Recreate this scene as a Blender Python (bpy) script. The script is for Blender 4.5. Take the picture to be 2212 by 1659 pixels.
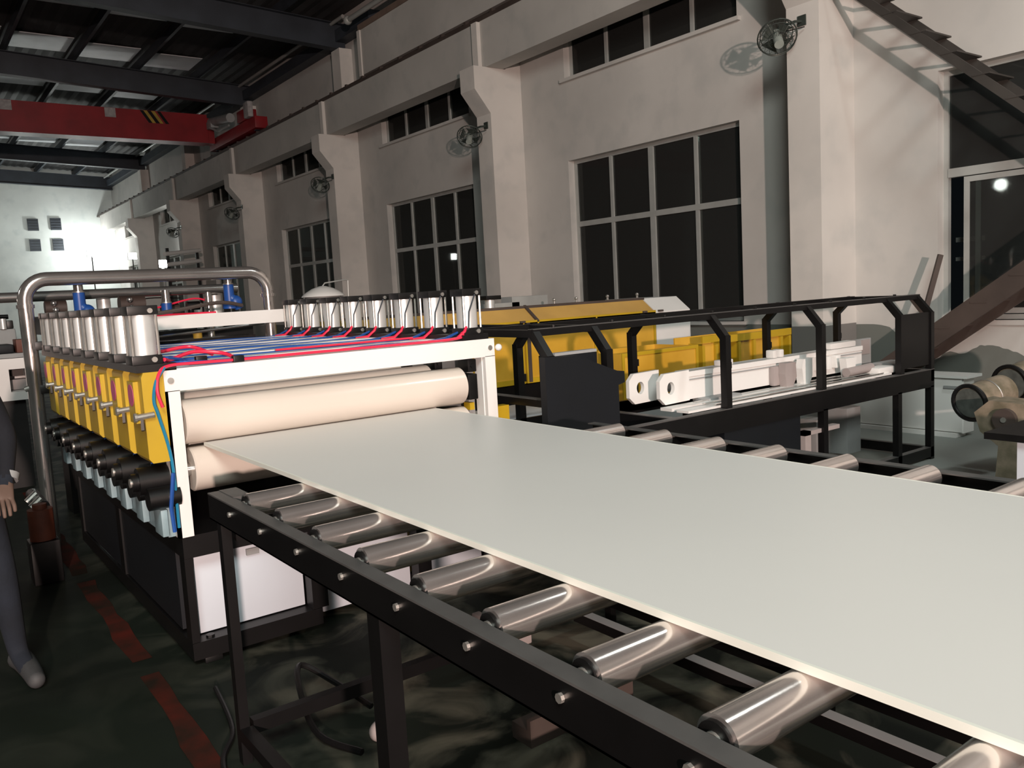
import bpy, bmesh, math, random
from mathutils import Vector, Matrix
random.seed(7)
S = bpy.context.scene
for o in list(bpy.data.objects): bpy.data.objects.remove(o)
COL = S.collection
# ------------------------------------------------------------ camera
cam = bpy.data.cameras.new('camera'); co = bpy.data.objects.new('camera', cam); COL.objects.link(co)
yaw, pit, rol = math.radians(36.3074), math.radians(6.3426), math.radians(-3.1815)
f = Vector((math.sin(yaw)*math.cos(pit), math.cos(yaw)*math.cos(pit), -math.sin(pit)))
r0 = Vector((math.cos(yaw), -math.sin(yaw), 0)); u0 = r0.cross(f)
rt = r0*math.cos(rol)+u0*math.sin(rol); up = -r0*math.sin(rol)+u0*math.cos(rol)
co.matrix_world = Matrix(((rt.x, up.x, -f.x, 0), (rt.y, up.y, -f.y, 0), (rt.z, up.z, -f.z, 1.6), (0, 0, 0, 1)))
cam.sensor_width = 36; cam.sensor_fit = 'HORIZONTAL'; cam.lens = 1816.24/2212*36
cam.clip_start = .05; cam.clip_end = 300
S.camera = co
# ------------------------------------------------------------ world, lamps, exposure
w = bpy.data.worlds.new('night'); S.world = w; w.use_nodes = True
w.node_tree.nodes['Background'].inputs[0].default_value = (.55, .7, .8, 1)
w.node_tree.nodes['Background'].inputs[1].default_value = .005
S.view_settings.view_transform = 'Standard'; S.view_settings.look = 'None'
S.view_settings.gamma = 1; S.view_settings.exposure = 0; S.view_settings.use_curve_mapping = False
def lamp(kind, loc, power, color, size=.1, rot=None, spread=None, blend=.3, target=None, name='lamp_light'):
    l = bpy.data.lights.new(name, kind); l.energy = power; l.color = color
    o = bpy.data.objects.new(name, l); COL.objects.link(o); o.location = loc
    if kind == 'AREA':
        l.shape = 'DISK'; l.size = size
        if spread: l.spread = math.radians(spread)
    else: l.shadow_soft_size = size
    if kind == 'SPOT': l.spot_size = math.radians(spread); l.spot_blend = blend
    if target: o.rotation_euler = (Vector(target)-Vector(loc)).to_track_quat('-Z', 'Y').to_euler()
    return o
# flood lamp of the hall behind the photographer
lamp('SPOT', (-2.5, -7.5, 2.3), 5900, (1, .76, .67), .12, spread=118, blend=.9, target=(7.0, 6, 3.1))
# added area fill standing in for the hall's unseen ceiling lamps
lamp('AREA', (-2.0, -3.5, 7.0), 740, (.92, 1, .94), 3.5, target=(7.5, 6.5, 2.2))
# high bay lamp over the wall side
lamp('SPOT', (6.0, .5, 6.7), 420, (.93, 1, .97), .3, spread=110, blend=.8, target=(6.6, 2.6, 0))
# work lights at the far end of the hall
lamp('POINT', (7.55, 41.1, 4.35), 210, (.97, 1, .97), .15)
lamp('POINT', (8.25, 36.6, 3.95), 100, (.97, 1, .97), .15)
lamp('POINT', (8.3, 31.2, 3.75), 45, (.97, 1, .97), .12)
lamp('POINT', (5.0, 38.0, 5.0), 170, (.93, 1, .95), .3)
# ------------------------------------------------------------ materials
def mat(name, col, rough=.5, metal=0, var=.0, scale=4., bump=0., spec=.5, col2=None, coat=0):
    m = bpy.data.materials.new(name); m.use_nodes = True
    nt = m.node_tree; b = nt.nodes['Principled BSDF']
    b.inputs['Base Color'].default_value = (*col, 1); b.inputs['Roughness'].default_value = rough
    b.inputs['Metallic'].default_value = metal; b.inputs['Specular IOR Level'].default_value = spec
    b.inputs['Coat Weight'].default_value = coat
    tc = nt.nodes.new('ShaderNodeTexCoord')
    nz = nt.nodes.new('ShaderNodeTexNoise'); nz.inputs['Scale'].default_value = scale; nz.inputs['Detail'].default_value = 5
    nt.links.new(tc.outputs['Object'], nz.inputs['Vector'])
    cr = nt.nodes.new('ShaderNodeValToRGB'); cr.color_ramp.elements[0].position = .35; cr.color_ramp.elements[1].position = .68
    c2 = col2 if col2 else tuple(c*(1-var) for c in col)
    cr.color_ramp.elements[0].color = (*c2, 1); cr.color_ramp.elements[1].color = (*col, 1)
    nt.links.new(nz.outputs['Fac'], cr.inputs['Fac']); nt.links.new(cr.outputs['Color'], b.inputs['Base Color'])
    if bump:
        bp = nt.nodes.new('ShaderNodeBump'); bp.inputs['Strength'].default_value = bump; bp.inputs['Distance'].default_value = .005
        n2 = nt.nodes.new('ShaderNodeTexNoise'); n2.inputs['Scale'].default_value = scale*8
        nt.links.new(tc.outputs['Object'], n2.inputs['Vector']); nt.links.new(n2.outputs['Fac'], bp.inputs['Height'])
        nt.links.new(bp.outputs['Normal'], b.inputs['Normal'])
    return m
def emit(name, col, st):
    m = bpy.data.materials.new(name); m.use_nodes = True; b = m.node_tree.nodes['Principled BSDF']
    b.inputs['Emission Color'].default_value = (*col, 1); b.inputs['Emission Strength'].default_value = st
    b.inputs['Base Color'].default_value = (*col, 1)
    return m
def wall_mat(name, col, dado, zl, dado_col=(.085, .095, .085), amp=.02, ymax=None):
    """lime-washed plaster with a painted dado up to zl metres"""
    m = mat(name, col, .85, var=.2, scale=.5, bump=.25); nt = m.node_tree; b = nt.nodes['Principled BSDF']
    cr = [n for n in nt.nodes if n.type == 'VALTORGB'][0]
    geo = nt.nodes.new('ShaderNodeNewGeometry'); sp = nt.nodes.new('ShaderNodeSeparateXYZ'); nt.links.new(geo.outputs['Position'], sp.inputs[0])
    # finer grey stains
    n3 = nt.nodes.new('ShaderNodeTexNoise'); n3.inputs['Scale'].default_value = 2.2; n3.inputs['Detail'].default_value = 6
    nt.links.new(geo.outputs['Position'], n3.inputs['Vector'])
    r3 = nt.nodes.new('ShaderNodeMapRange'); r3.inputs['From Min'].default_value = .52; r3.inputs['From Max'].default_value = .75
    r3.inputs['To Min'].default_value = 0; r3.inputs['To Max'].default_value = .45; nt.links.new(n3.outputs['Fac'], r3.inputs['Value'])
    mx0 = nt.nodes.new('ShaderNodeMixRGB'); mx0.inputs[2].default_value = (col[0]*.62, col[1]*.66, col[2]*.68, 1)
    nt.links.new(r3.outputs[0], mx0.inputs[0]); nt.links.new(cr.outputs[0], mx0.inputs[1])
    if not dado:
        nt.links.new(mx0.outputs[0], b.inputs['Base Color']); return m
    n2 = nt.nodes.new('ShaderNodeTexNoise'); n2.inputs['Scale'].default_value = 1.1; n2.inputs['Detail'].default_value = 4
    nt.links.new(geo.outputs['Position'], n2.inputs['Vector'])
    # rough, worn edge for y < 4.6 (below the big window), clean line elsewhere
    a1 = nt.nodes.new('ShaderNodeMapRange'); a1.inputs['From Min'].default_value = 5.2; a1.inputs['From Max'].default_value = 4.6
    a1.inputs['To Min'].default_value = .02; a1.inputs['To Max'].default_value = .75; nt.links.new(sp.outputs['Y'], a1.inputs['Value'])
    s1 = nt.nodes.new('ShaderNodeMath'); s1.operation = 'SUBTRACT'; s1.inputs[1].default_value = .42; nt.links.new(n2.outputs['Fac'], s1.inputs[0])
    m1 = nt.nodes.new('ShaderNodeMath'); m1.operation = 'MULTIPLY'; nt.links.new(s1.outputs[0], m1.inputs[0]); nt.links.new(a1.outputs[0], m1.inputs[1])
    a2 = nt.nodes.new('ShaderNodeMapRange'); a2.inputs['From Min'].default_value = 5.0; a2.inputs['From Max'].default_value = 4.5
    a2.inputs['To Min'].default_value = zl; a2.inputs['To Max'].default_value = zl-.28; nt.links.new(sp.outputs['Y'], a2.inputs['Value'])
    ad = nt.nodes.new('ShaderNodeMath'); ad.operation = 'ADD'; nt.links.new(sp.outputs['Z'], ad.inputs[0]); nt.links.new(m1.outputs[0], ad.inputs[1])
    lt = nt.nodes.new('ShaderNodeMath'); lt.operation = 'LESS_THAN'; nt.links.new(ad.outputs[0], lt.inputs[0]); nt.links.new(a2.outputs[0], lt.inputs[1])
    mx = nt.nodes.new('ShaderNodeMixRGB'); mx.inputs[2].default_value = (*dado_col, 1)
    nt.links.new(lt.outputs[0], mx.inputs[0]); nt.links.new(mx0.outputs[0], mx.inputs[1]); nt.links.new(mx.outputs[0], b.inputs['Base Color'])
    return m
MT = dict(
    wall=wall_mat('plaster wall', (.62, .595, .565), True, 1.0, (.15, .16, .145)),
    column=wall_mat('painted column', (.72, .68, .64), True, 1.02, (.19, .18, .17)),
    beam=wall_mat('concrete beam', (.55, .53, .50), False, 0),
    back=wall_mat('white far wall', (.72, .76, .74), False, 0),
    dark_wall=mat('plaster', (.5, .49, .47), .9, var=.3, scale=.6),
    roof=mat('corrugated roof sheet', (.045, .044, .046), .7, metal=0, var=.3, scale=1.5),
    skylight=mat('white translucent roof panel', (.85, .88, .92), .45, var=.15, scale=2),
    rafter=mat('blue grey steel', (.045, .055, .07), .55, var=.3, scale=2),
    black=mat('black powder coat', (.005, .0045, .0048), .4, var=.3, scale=6, spec=.35),
    blackpl=mat('black cast part', (.005, .0048, .005), .4, var=.4, scale=12),
    navy=mat('dark navy panel', (.0035, .005, .008), .5, var=.3, scale=2),
    railtop=mat('grey top of rail', (.085, .082, .08), .5, var=.25, scale=9),  # paler grey for the top faces of the black rails
    white=mat('white enamel', (.80, .79, .77), .35, var=.06, scale=2),
    whiteb=mat('cool white enamel', (.58, .62, .68), .4, var=.08, scale=1.5),
    cream=mat('cream rubber roller', (.66, .59, .52), .3, var=.05, scale=2, coat=.2),
    sheet=mat('extruded plastic sheet', (.72, .71, .685), .38, var=.04, scale=.8, spec=.5),
    sheet_edge=mat('sheet edge with painted glow', (.80, .81, .74), .4, var=.03, scale=2),  # cream edge paled further: light through the sheet, put into the colour
    chrome=mat('chromed steel', (.84, .78, .75), .19, .9, var=.15, scale=5),
    steel=mat('brushed steel tube', (.74, .72, .70), .2, .92, var=.2, scale=4),
    alu=mat('brushed aluminium', (.80, .81, .80), .42, .6, var=.12, scale=8),
    bolt=mat('zinc bolt', (.62, .60, .56), .35, .8, var=.2, scale=30),
    yellow=mat('yellow enamel', (.52, .335, .016), .42, var=.15, scale=3),
    amber=mat('amber perspex guard', (.78, .45, .06), .25, var=.28, scale=1.6, col2=(.56, .31, .03)),
    amberhi=mat('amber perspex sloped guard', (.62, .37, .10), .3, var=.2, scale=2),
    magenta=mat('magenta decal', (.55, .10, .22), .5, var=.2, scale=20),
    red=mat('crane red', (.30, .012, .018), .45, var=.3, scale=2),
    hazard=mat('hazard yellow', (.45, .30, .04), .6, var=.3, scale=6),
    blue=mat('blue hose', (.02, .09, .36), .35, var=.2, scale=5),
    teal=mat('teal hose', (.02, .22, .38), .35, var=.2, scale=5),
    redhose=mat('red hose', (.80, .03, .08), .3, var=.1, scale=5),
    valve=mat('blue valve paint', (.015, .08, .33), .4, var=.2, scale=9),
    tealp=mat('pale teal plate', (.30, .42, .46), .5, var=.25, scale=6),
    fanbl=mat('dark green fan metal', (.07, .085, .075), .4, .4, var=.3, scale=8),
    fanpale=mat('pale fan motor', (.42, .46, .42), .4, .2, var=.2, scale=8),
    frame=mat('grey aluminium frame', (.50, .51, .49), .45, .3, var=.15, scale=4),
    brown=mat('brown primed steel', (.075, .055, .047), .6, var=.3, scale=3),
    stair=mat('dark stair steel', (.05, .043, .038), .6, var=.3, scale=3),
    beige=mat('beige machine paint', (.30, .24, .18), .5, var=.3, scale=9, col2=(.14, .12, .08)),
    stone=mat('grey grinding face', (.10, .11, .10), .7, var=.4, scale=15),
    grey=mat('mid grey paint', (.33, .34, .34), .5, var=.2, scale=3),
    pink=mat('pinkish grey primer', (.36, .31, .30), .5, var=.15, scale=3),
    orange=mat('orange floor paint', (.085, .013, .008), .9, scale=5, col2=(.018, .012, .008), spec=.1),
    orangeobj=mat('orange plastic', (.16, .04, .02), .6, var=.4, scale=8),
    jacket=mat('dark navy jacket', (.006, .007, .012), .9, var=.3, scale=9, bump=.3),
    jeans=mat('faded blue jeans', (.011, .015, .025), .9, var=.45, scale=6, bump=.3),
    skin=mat('skin', (.13, .08, .06), .7, var=.1, scale=9),
    hair=mat('black hair', (.01, .009, .008), .6, var=.3, scale=30, bump=.4),
    shoe=mat('grey shoe', (.06, .06, .062), .7, var=.3, scale=12),
    paper=mat('white notice plate', (.42, .40, .40), .6, var=.3, scale=14),
    bulb=emit('lit lamp glass', (1, 1, .96), 60), bulbs=emit('lit far lamp', (1, 1, .96), 40),
    brownpipe=mat('brown drain pipe', (.20, .14, .11), .7, var=.2, scale=4),
)
# green painted, dirty workshop floor, overhead light painted in under the conveyor
def floor_mat():
    m = mat('worn green floor paint', (.009, .014, .009), .7, var=.5, scale=1.2, bump=.2, spec=.2); nt = m.node_tree; b = nt.nodes['Principled BSDF']
    cr = [n for n in nt.nodes if n.type == 'VALTORGB'][0]
    geo = nt.nodes.new('ShaderNodeNewGeometry'); sp = nt.nodes.new('ShaderNodeSeparateXYZ'); nt.links.new(geo.outputs['Position'], sp.inputs[0])
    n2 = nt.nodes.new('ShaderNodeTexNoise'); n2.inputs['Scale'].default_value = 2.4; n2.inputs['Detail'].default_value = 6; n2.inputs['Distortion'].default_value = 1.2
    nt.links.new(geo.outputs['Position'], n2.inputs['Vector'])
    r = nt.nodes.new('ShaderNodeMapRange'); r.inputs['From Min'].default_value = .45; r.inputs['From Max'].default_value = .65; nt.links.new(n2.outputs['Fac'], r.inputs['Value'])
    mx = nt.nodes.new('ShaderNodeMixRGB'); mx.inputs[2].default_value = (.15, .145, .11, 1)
    rx = nt.nodes.new('ShaderNodeMapRange'); rx.inputs['From Min'].default_value = .8; rx.inputs['From Max'].default_value = 1.7; rx.inputs['To Min'].default_value = .07; nt.links.new(sp.outputs['X'], rx.inputs['Value'])  # dirt mix grows along X to paint in brighter overhead light
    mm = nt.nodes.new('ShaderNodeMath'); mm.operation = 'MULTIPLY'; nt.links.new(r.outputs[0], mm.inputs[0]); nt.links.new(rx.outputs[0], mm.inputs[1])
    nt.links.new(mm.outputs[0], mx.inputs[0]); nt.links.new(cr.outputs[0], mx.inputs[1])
    # bare grey concrete towards the window wall
    r2 = nt.nodes.new('ShaderNodeMapRange'); r2.inputs['From Min'].default_value = 3.0; r2.inputs['From Max'].default_value = 4.6; nt.links.new(sp.outputs['X'], r2.inputs['Value'])
    mx2 = nt.nodes.new('ShaderNodeMixRGB'); mx2.inputs[2].default_value = (.25, .265, .25, 1)
    nt.links.new(r2.outputs[0], mx2.inputs[0]); nt.links.new(mx.outputs[0], mx2.inputs[1]); nt.links.new(mx2.outputs[0], b.inputs['Base Color'])
    return m
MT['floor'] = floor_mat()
def glass_mat():
    m = bpy.data.materials.new('dusty window glass'); m.use_nodes = True; nt = m.node_tree
    for n in list(nt.nodes): nt.nodes.remove(n)
    out = nt.nodes.new('ShaderNodeOutputMaterial'); tr = nt.nodes.new('ShaderNodeBsdfTransparent'); tr.inputs[0].default_value = (.75, .8, .78, 1)
    gl = nt.nodes.new('ShaderNodeBsdfGlossy'); gl.inputs['Roughness'].default_value = .03; gl.inputs[0].default_value = (.8, .85, .82, 1)
    df = nt.nodes.new('ShaderNodeBsdfDiffuse'); df.inputs[0].default_value = (.05, .05, .048, 1)
    fr = nt.nodes.new('ShaderNodeFresnel'); fr.inputs[0].default_value = 1.5
    a = nt.nodes.new('ShaderNodeMixShader'); nt.links.new(fr.outputs[0], a.inputs[0]); nt.links.new(tr.outputs[0], a.inputs[1]); nt.links.new(gl.outputs[0], a.inputs[2])
    b = nt.nodes.new('ShaderNodeMixShader'); b.inputs[0].default_value = .45
    nt.links.new(a.outputs[0], b.inputs[1]); nt.links.new(df.outputs[0], b.inputs[2]); nt.links.new(b.outputs[0], out.inputs[0])
    return m
MT['glass'] = glass_mat()
# ------------------------------------------------------------ mesh builder
def root_of(o):
    while o.parent: o = o.parent
    return o
class M:
    def __init__(s): s.v = []; s.f = []
    def add(s, vs, fs):
        n = len(s.v); s.v += [tuple(v) for v in vs]; s.f += [tuple(i+n for i in q) for q in fs]; return s
    def box(s, x0, y0, z0, x1, y1, z1, bev=0):
        x0, x1 = sorted((x0, x1)); y0, y1 = sorted((y0, y1)); z0, z1 = sorted((z0, z1))
        if bev:
            bm = bmesh.new(); bmesh.ops.create_cube(bm, size=1)
            for v in bm.verts: v.co = Vector(((x0+x1)/2+v.co.x*(x1-x0), (y0+y1)/2+v.co.y*(y1-y0), (z0+z1)/2+v.co.z*(z1-z0)))
            bmesh.ops.bevel(bm, geom=bm.edges[:], offset=bev, segments=2, profile=.6, affect='EDGES')
            bm.verts.index_update(); s.add([v.co for v in bm.verts], [[v.index for v in q.verts] for q in bm.faces]); bm.free(); return s
        return s.add([(x0, y0, z0), (x1, y0, z0), (x1, y1, z0), (x0, y1, z0), (x0, y0, z1), (x1, y0, z1), (x1, y1, z1), (x0, y1, z1)],
                     [(3, 2, 1, 0), (4, 5, 6, 7), (0, 1, 5, 4), (1, 2, 6, 5), (2, 3, 7, 6), (3, 0, 4, 7)])
    def frame_x(s, x0, x1, y0, y1, z0, z1, w_):
        return s.box(x0, y0, z0, x1, y0+w_, z1).box(x0, y1-w_, z0, x1, y1, z1).box(x0, y0+w_, z0, x1, y1-w_, z0+w_).box(x0, y0+w_, z1-w_, x1, y1-w_, z1)
    def frame_y(s, y0, y1, x0, x1, z0, z1, w_, wb=None):
        wb = wb or w_
        return s.box(x0, y0, z0, x0+w_, y1, z1).box(x1-w_, y0, z0, x1, y1, z1).box(x0+w_, y0, z0, x1-w_, y1, z0+wb).box(x0+w_, y0, z1-w_, x1-w_, y1, z1)
    def bar(s, a, b, wd, h, upv=(0, 0, 1)):
        a = Vector(a); b = Vector(b); d = (b-a).normalized(); x = d.cross(Vector(upv))
        if x.length < 1e-4: x = d.cross(Vector((0, 1, 0)))
        x.normalize(); y = x.cross(d).normalized(); vs = []
        for p in (a, b):
            for i, j in ((-1, -1), (1, -1), (1, 1), (-1, 1)): vs.append(p+x*wd/2*i+y*h/2*j)
        return s.add(vs, [(0, 1, 2, 3), (7, 6, 5, 4), (0, 4, 5, 1), (1, 5, 6, 2), (2, 6, 7, 3), (3, 7, 4, 0)])
    def tube(s, pts, r, n=12, r1=None, cap=True):
        pts = [Vector(p) for p in pts]; k = len(pts); rings = []; prev = None
        for i, p in enumerate(pts):
            d = (pts[min(i+1, k-1)]-pts[max(i-1, 0)]).normalized()
            if prev is None:
                a = Vector((0, 0, 1)) if abs(d.z) < .9 else Vector((1, 0, 0)); x = d.cross(a).normalized()
            else: x = (prev-d*prev.dot(d)).normalized()
            prev = x; y = d.cross(x); rr = r if r1 is None else r+(r1-r)*i/(k-1)
            rings.append([p+(x*math.cos(2*math.pi*j/n)+y*math.sin(2*math.pi*j/n))*rr for j in range(n)])
        vs = [v for q in rings for v in q]; fs = []
        for i in range(k-1):
            for j in range(n): fs.append((i*n+j, i*n+(j+1) % n, (i+1)*n+(j+1) % n, (i+1)*n+j))
        if cap: fs += [tuple(range(n-1, -1, -1)), tuple((k-1)*n+j for j in range(n))]
        return s.add(vs, fs)
    def cyl(s, a, b, r, n=16, r1=None): return s.tube([a, b], r, n, r1)
    def prism(s, pts, axis, a, b):
        """2-D outline extruded along an axis; outline in the other two axes, in xyz order"""
        n = len(pts)
        def P(p, t): return {'X': (t, p[0], p[1]), 'Y': (p[0], t, p[1]), 'Z': (p[0], p[1], t)}[axis]
        vs = [P(p, a) for p in pts]+[P(p, b) for p in pts]
        return s.add(vs, [tuple(range(n)), tuple(range(2*n-1, n-1, -1))]+[(i, i+n, (i+1) % n+n, (i+1) % n) for i in range(n)])
    def ring(s, c, ax, R, r, n=28, m=8, t0=0, t1=2*math.pi):
        ax = Vector(ax).normalized(); x = ax.orthogonal().normalized(); y = ax.cross(x); c = Vector(c)
        k = n+1
        return s.tube([c+(x*math.cos(t0+(t1-t0)*i/n)+y*math.sin(t0+(t1-t0)*i/n))*R for i in range(k)], r, m)
    def sphere(s, c, r, n=12, m=8, sc=(1, 1, 1)):
        vs = [(c[0], c[1], c[2]+r*sc[2])]
        for i in range(1, m):
            for j in range(n):
                t = math.pi*i/m; q = 2*math.pi*j/n
                vs.append((c[0]+r*sc[0]*math.sin(t)*math.cos(q), c[1]+r*sc[1]*math.sin(t)*math.sin(q), c[2]+r*sc[2]*math.cos(t)))
        vs.append((c[0], c[1], c[2]-r*sc[2])); fs = [(0, 1+j, 1+(j+1) % n) for j in range(n)]
        for i in range(m-2):
            for j in range(n): fs.append((1+i*n+j, 1+(i+1)*n+j, 1+(i+1)*n+(j+1) % n, 1+i*n+(j+1) % n))
        fs += [(len(vs)-1, 1+(m-2)*n+(j+1) % n, 1+(m-2)*n+j) for j in range(n)]
        return s.add(vs, fs)
    def build(s, name, m, parent=None, label=None, smooth=True, kind=None):
        me = bpy.data.meshes.new(name); org = root_of(parent).location if parent else Vector((0, 0, 0))
        if parent is None:
            xs = [v[0] for v in s.v]; ys = [v[1] for v in s.v]; zs = [v[2] for v in s.v]
            org = Vector(((min(xs)+max(xs))/2, (min(ys)+max(ys))/2, min(zs)))
        me.from_pydata([(v[0]-org.x, v[1]-org.y, v[2]-org.z) for v in s.v], [], s.f)
        bm = bmesh.new(); bm.from_mesh(me); bmesh.ops.recalc_face_normals(bm, faces=bm.faces); bm.to_mesh(me); bm.free()
        me.materials.append(MT[m] if isinstance(m, str) else m)
        if smooth: me.shade_smooth(); me.set_sharp_from_angle(angle=math.radians(35))
        o = bpy.data.objects.new(name, me); COL.objects.link(o)
        if parent: o.parent = parent
        else: o.location = org
        if label: o['label'] = label
        if kind: o['kind'] = kind
        return o
def thing(name, loc, label, cat, group=None):
    o = bpy.data.objects.new(name, None); COL.objects.link(o); o.location = loc; o.empty_display_size = .1
    o['label'] = label; o['category'] = cat
    if group: o['group'] = group
    return o
def tag(o, label, cat, group=None):
    o['label'] = label; o['category'] = cat
    if group: o['group'] = group
    return o
def struct(o): o['kind'] = 'structure'; return o
def sgroup(name, loc=(0, 0, 0)):
    o = bpy.data.objects.new(name, None); COL.objects.link(o); o.location = loc; o.empty_display_size = .1; o['kind'] = 'structure'; return o
def copy_tree(o, off=(0, 0, 0), parent=None):
    c = o.copy(); COL.objects.link(c); c.parent = parent if parent else o.parent
    if parent is None: c.location = o.location+Vector(off)
    for ch in list(o.children): copy_tree(ch, parent=c)
    return c
# ============================================================ THE HALL
XW, XG = 8.9, 9.05
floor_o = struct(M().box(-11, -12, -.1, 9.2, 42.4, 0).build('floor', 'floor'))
ln = M(); vs = []; fs = []; n = 60              # worn orange guide line with ragged edges
for j in range(n+1):
    y = -2+11*j/n; a = .745+(y-3)*.02; j1 = random.uniform(-.014, .014); j2 = random.uniform(-.014, .014)
    vs += [(a-.04+j1, y, .002), (a+.042+j2, y, .002)]
for j in range(n):
    if j % 9 != 5: fs.append((2*j, 2*j+1, 2*j+3, 2*j+2))
ln.add(vs, fs).build('floor_line', 'orange', floor_o, 'worn orange line painted along the floor beside the machine', smooth=False)
# right wall with window openings
ops = []
for i in range(-2, 6):
    c = 8.63+6*i
    if i == -1: ops += [(.6, 4.47, 1.04, 3.585)]
    else: ops += [(c-1.66, c+1.66, 1.04, 3.575), (c-1.66, c+1.66, 4.82, 5.5)]
ys = sorted({-12., 42.2} | {o[0] for o in ops} | {o[1] for o in ops})
wl = M()
for y0, y1 in zip(ys[:-1], ys[1:]):
    hs = sorted([(o[2], o[3]) for o in ops if o[0] <= y0+1e-6 and o[1] >= y1-1e-6]); z = 0
    for a, b in hs: wl.box(XW, y0, z, XW+.25, y1, a); z = b
    wl.box(XW, y0, z, XW+.25, y1, 7.88)
struct(wl.build('wall_right', 'wall', smooth=False))
# back wall with four square vent holes
bw = struct(M().box(-11, 42.2, 0, 9.2, 42.4, 8.3).build('wall_back', 'back', smooth=False))
for (x0, x1, z0, z1) in [(5.39, 5.81, 5.33, 5.84), (6.28, 6.70, 5.36, 5.87), (5.39, 5.81, 4.45, 4.96), (6.29, 6.71, 4.46, 4.97)]:
    v = M().box(x0, 42.12, z0, x1, 42.2, z1).build('ventilator', 'rafter', bw, 'dark square ventilator in the white far wall', smooth=False)
    for k in range(4): M().bar((x0+.03, 42.11, z0+.08+k*.115), (x1-.03, 42.11, z0+.08+k*.115), .03, .012).build('louvre', 'navy', v, smooth=False)
struct(M().box(-11.2, -12, 0, -11, 42.4, 8.3).build('wall_left', 'dark_wall', smooth=False))
struct(M().box(-11.2, -12.2, 0, 9.2, -12, 8.3).build('wall_front', 'dark_wall', smooth=False))
# roof: pitched corrugated sheet, purlins, rafters, white panels
XR = -1.05
def zr(x): return -.045*(abs(x-XR)-6.05)
ce = M(); n = 140; vs = []; fs = []
for j in range(n+1):
    x = -11+20.2*j/n; z = 8.06+zr(x)+(.028 if j % 2 else 0)
    vs += [(x, -12, z), (x, 42.4, z)]
for j in range(n): fs.append((2*j, 2*j+2, 2*j+3, 2*j+1))
ceil = struct(ce.add(vs, fs).build('ceiling', 'roof', smooth=False))
for yy, ln_ in ((19.85, .3), (22.5, 1.25), (26.75, .7), (31.0, .5), (34.5, 1.3), (38.2, .6)):
    for k in range(-3, 8):
        x0 = 3.02+1.48*(k-4)+.03
        if x0 > 7 or x0 < -9: continue
        z = 8.01+zr(x0+.6); M().box(x0, yy, z, x0+1.25, yy+ln_, z+.015).build('roof_panel', 'skylight', ceil, 'white translucent roof panel', smooth=False)
for k in range(13):
    x = 2.95+1.48*(k-9)
    if k > 12: continue
    z = zr(x); struct(M().box(x-.035, -12, 7.80+z, x+.035, 42.2, 8.0+z).build('purlin', 'rafter', smooth=False))
for i in range(-2, 7):
    yy = 5.6+6*i; p = M()
    for xa, xb in ((-11, XR), (XR, 8.85)):
        def q(a0, a1, w2): p.add([(xa, yy-w2, a0+zr(xa)), (xb, yy-w2, a0+zr(xb)), (xb, yy+w2, a0+zr(xb)), (xa, yy+w2, a0+zr(xa)), (xa, yy-w2, a1+zr(xa)), (xb, yy-w2, a1+zr(xb)), (xb, yy+w2, a1+zr(xb)), (xa, yy+w2, a1+zr(xa))], [(3, 2, 1, 0), (4, 5, 6, 7), (0, 1, 5, 4), (1, 2, 6, 5), (2, 3, 7, 6), (3, 0, 4, 7)])
        q(7.265, 7.785, .01); q(7.785, 7.80, .12); q(7.25, 7.265, .12)
    struct(p.build('rafter', 'rafter', smooth=False))
# columns with corbels
for i in range(-2, 6):
    y0 = 5.4+6*i; y1 = y0+.4
    c = sgroup('column', (8.5, y0+.2, 0))
    M().box(8.25, y0, 0, XW, y1, 5.2).build('shaft', 'column', c, smooth=False)
    M().prism([(8.25, 5.2), (7.96, 5.2), (7.96, 4.84), (8.25, 4.48)], 'Y', y0-.002, y1+.002).build('corbel', 'column', c, smooth=False)
    M().box(8.6, y0, 5.2, XW, y1, 7.08).build('upper_shaft', 'column', c, smooth=False)
    if i < 5: M().cyl((8.80, y1+.06, .2), (8.80, y1+.06, 5.1), .018, 8).build('conduit', 'brownpipe', c)
# runway beam of the crane, with rail, clips and joints
rb = sgroup('crane_runway_beam', (8.3, 15, 5.2))
for i in range(-2, 6):
    y0 = 5.6+6*i; y1 = min(y0+5.99, 42.2)
    M().box(8.2, y0+.01, 5.202, 8.42, y1, 5.83).box(8.05, y0+.01, 5.83, 8.57, y1, 5.98).build('beam_segment', 'beam', rb, smooth=False) if 0 else M().box(8.2, y0+.01, 5.202, 8.55, y1, 5.98).build('beam_segment', 'beam', rb, smooth=False)
    M().box(8.13, y0-.10, 5.205, 8.2, y0+.05, 5.92).build('joint_cover', 'column', rb, smooth=False)
    for k in range(8):
        M().box(8.2, y0+.3+k*.75, 5.98, 8.28, y0+.36+k*.75, 6.04).build('rail_clip', 'brown', rb, smooth=False)
M().box(8.19, -6.4, 5.93, 8.6, 42.2, 5.985).build('rail_bed', 'brown', rb, smooth=False)
M().box(8.33, -6.4, 5.985, 8.40, 42.2, 6.08).build('rail', 'brown', rb, smooth=False)
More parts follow.
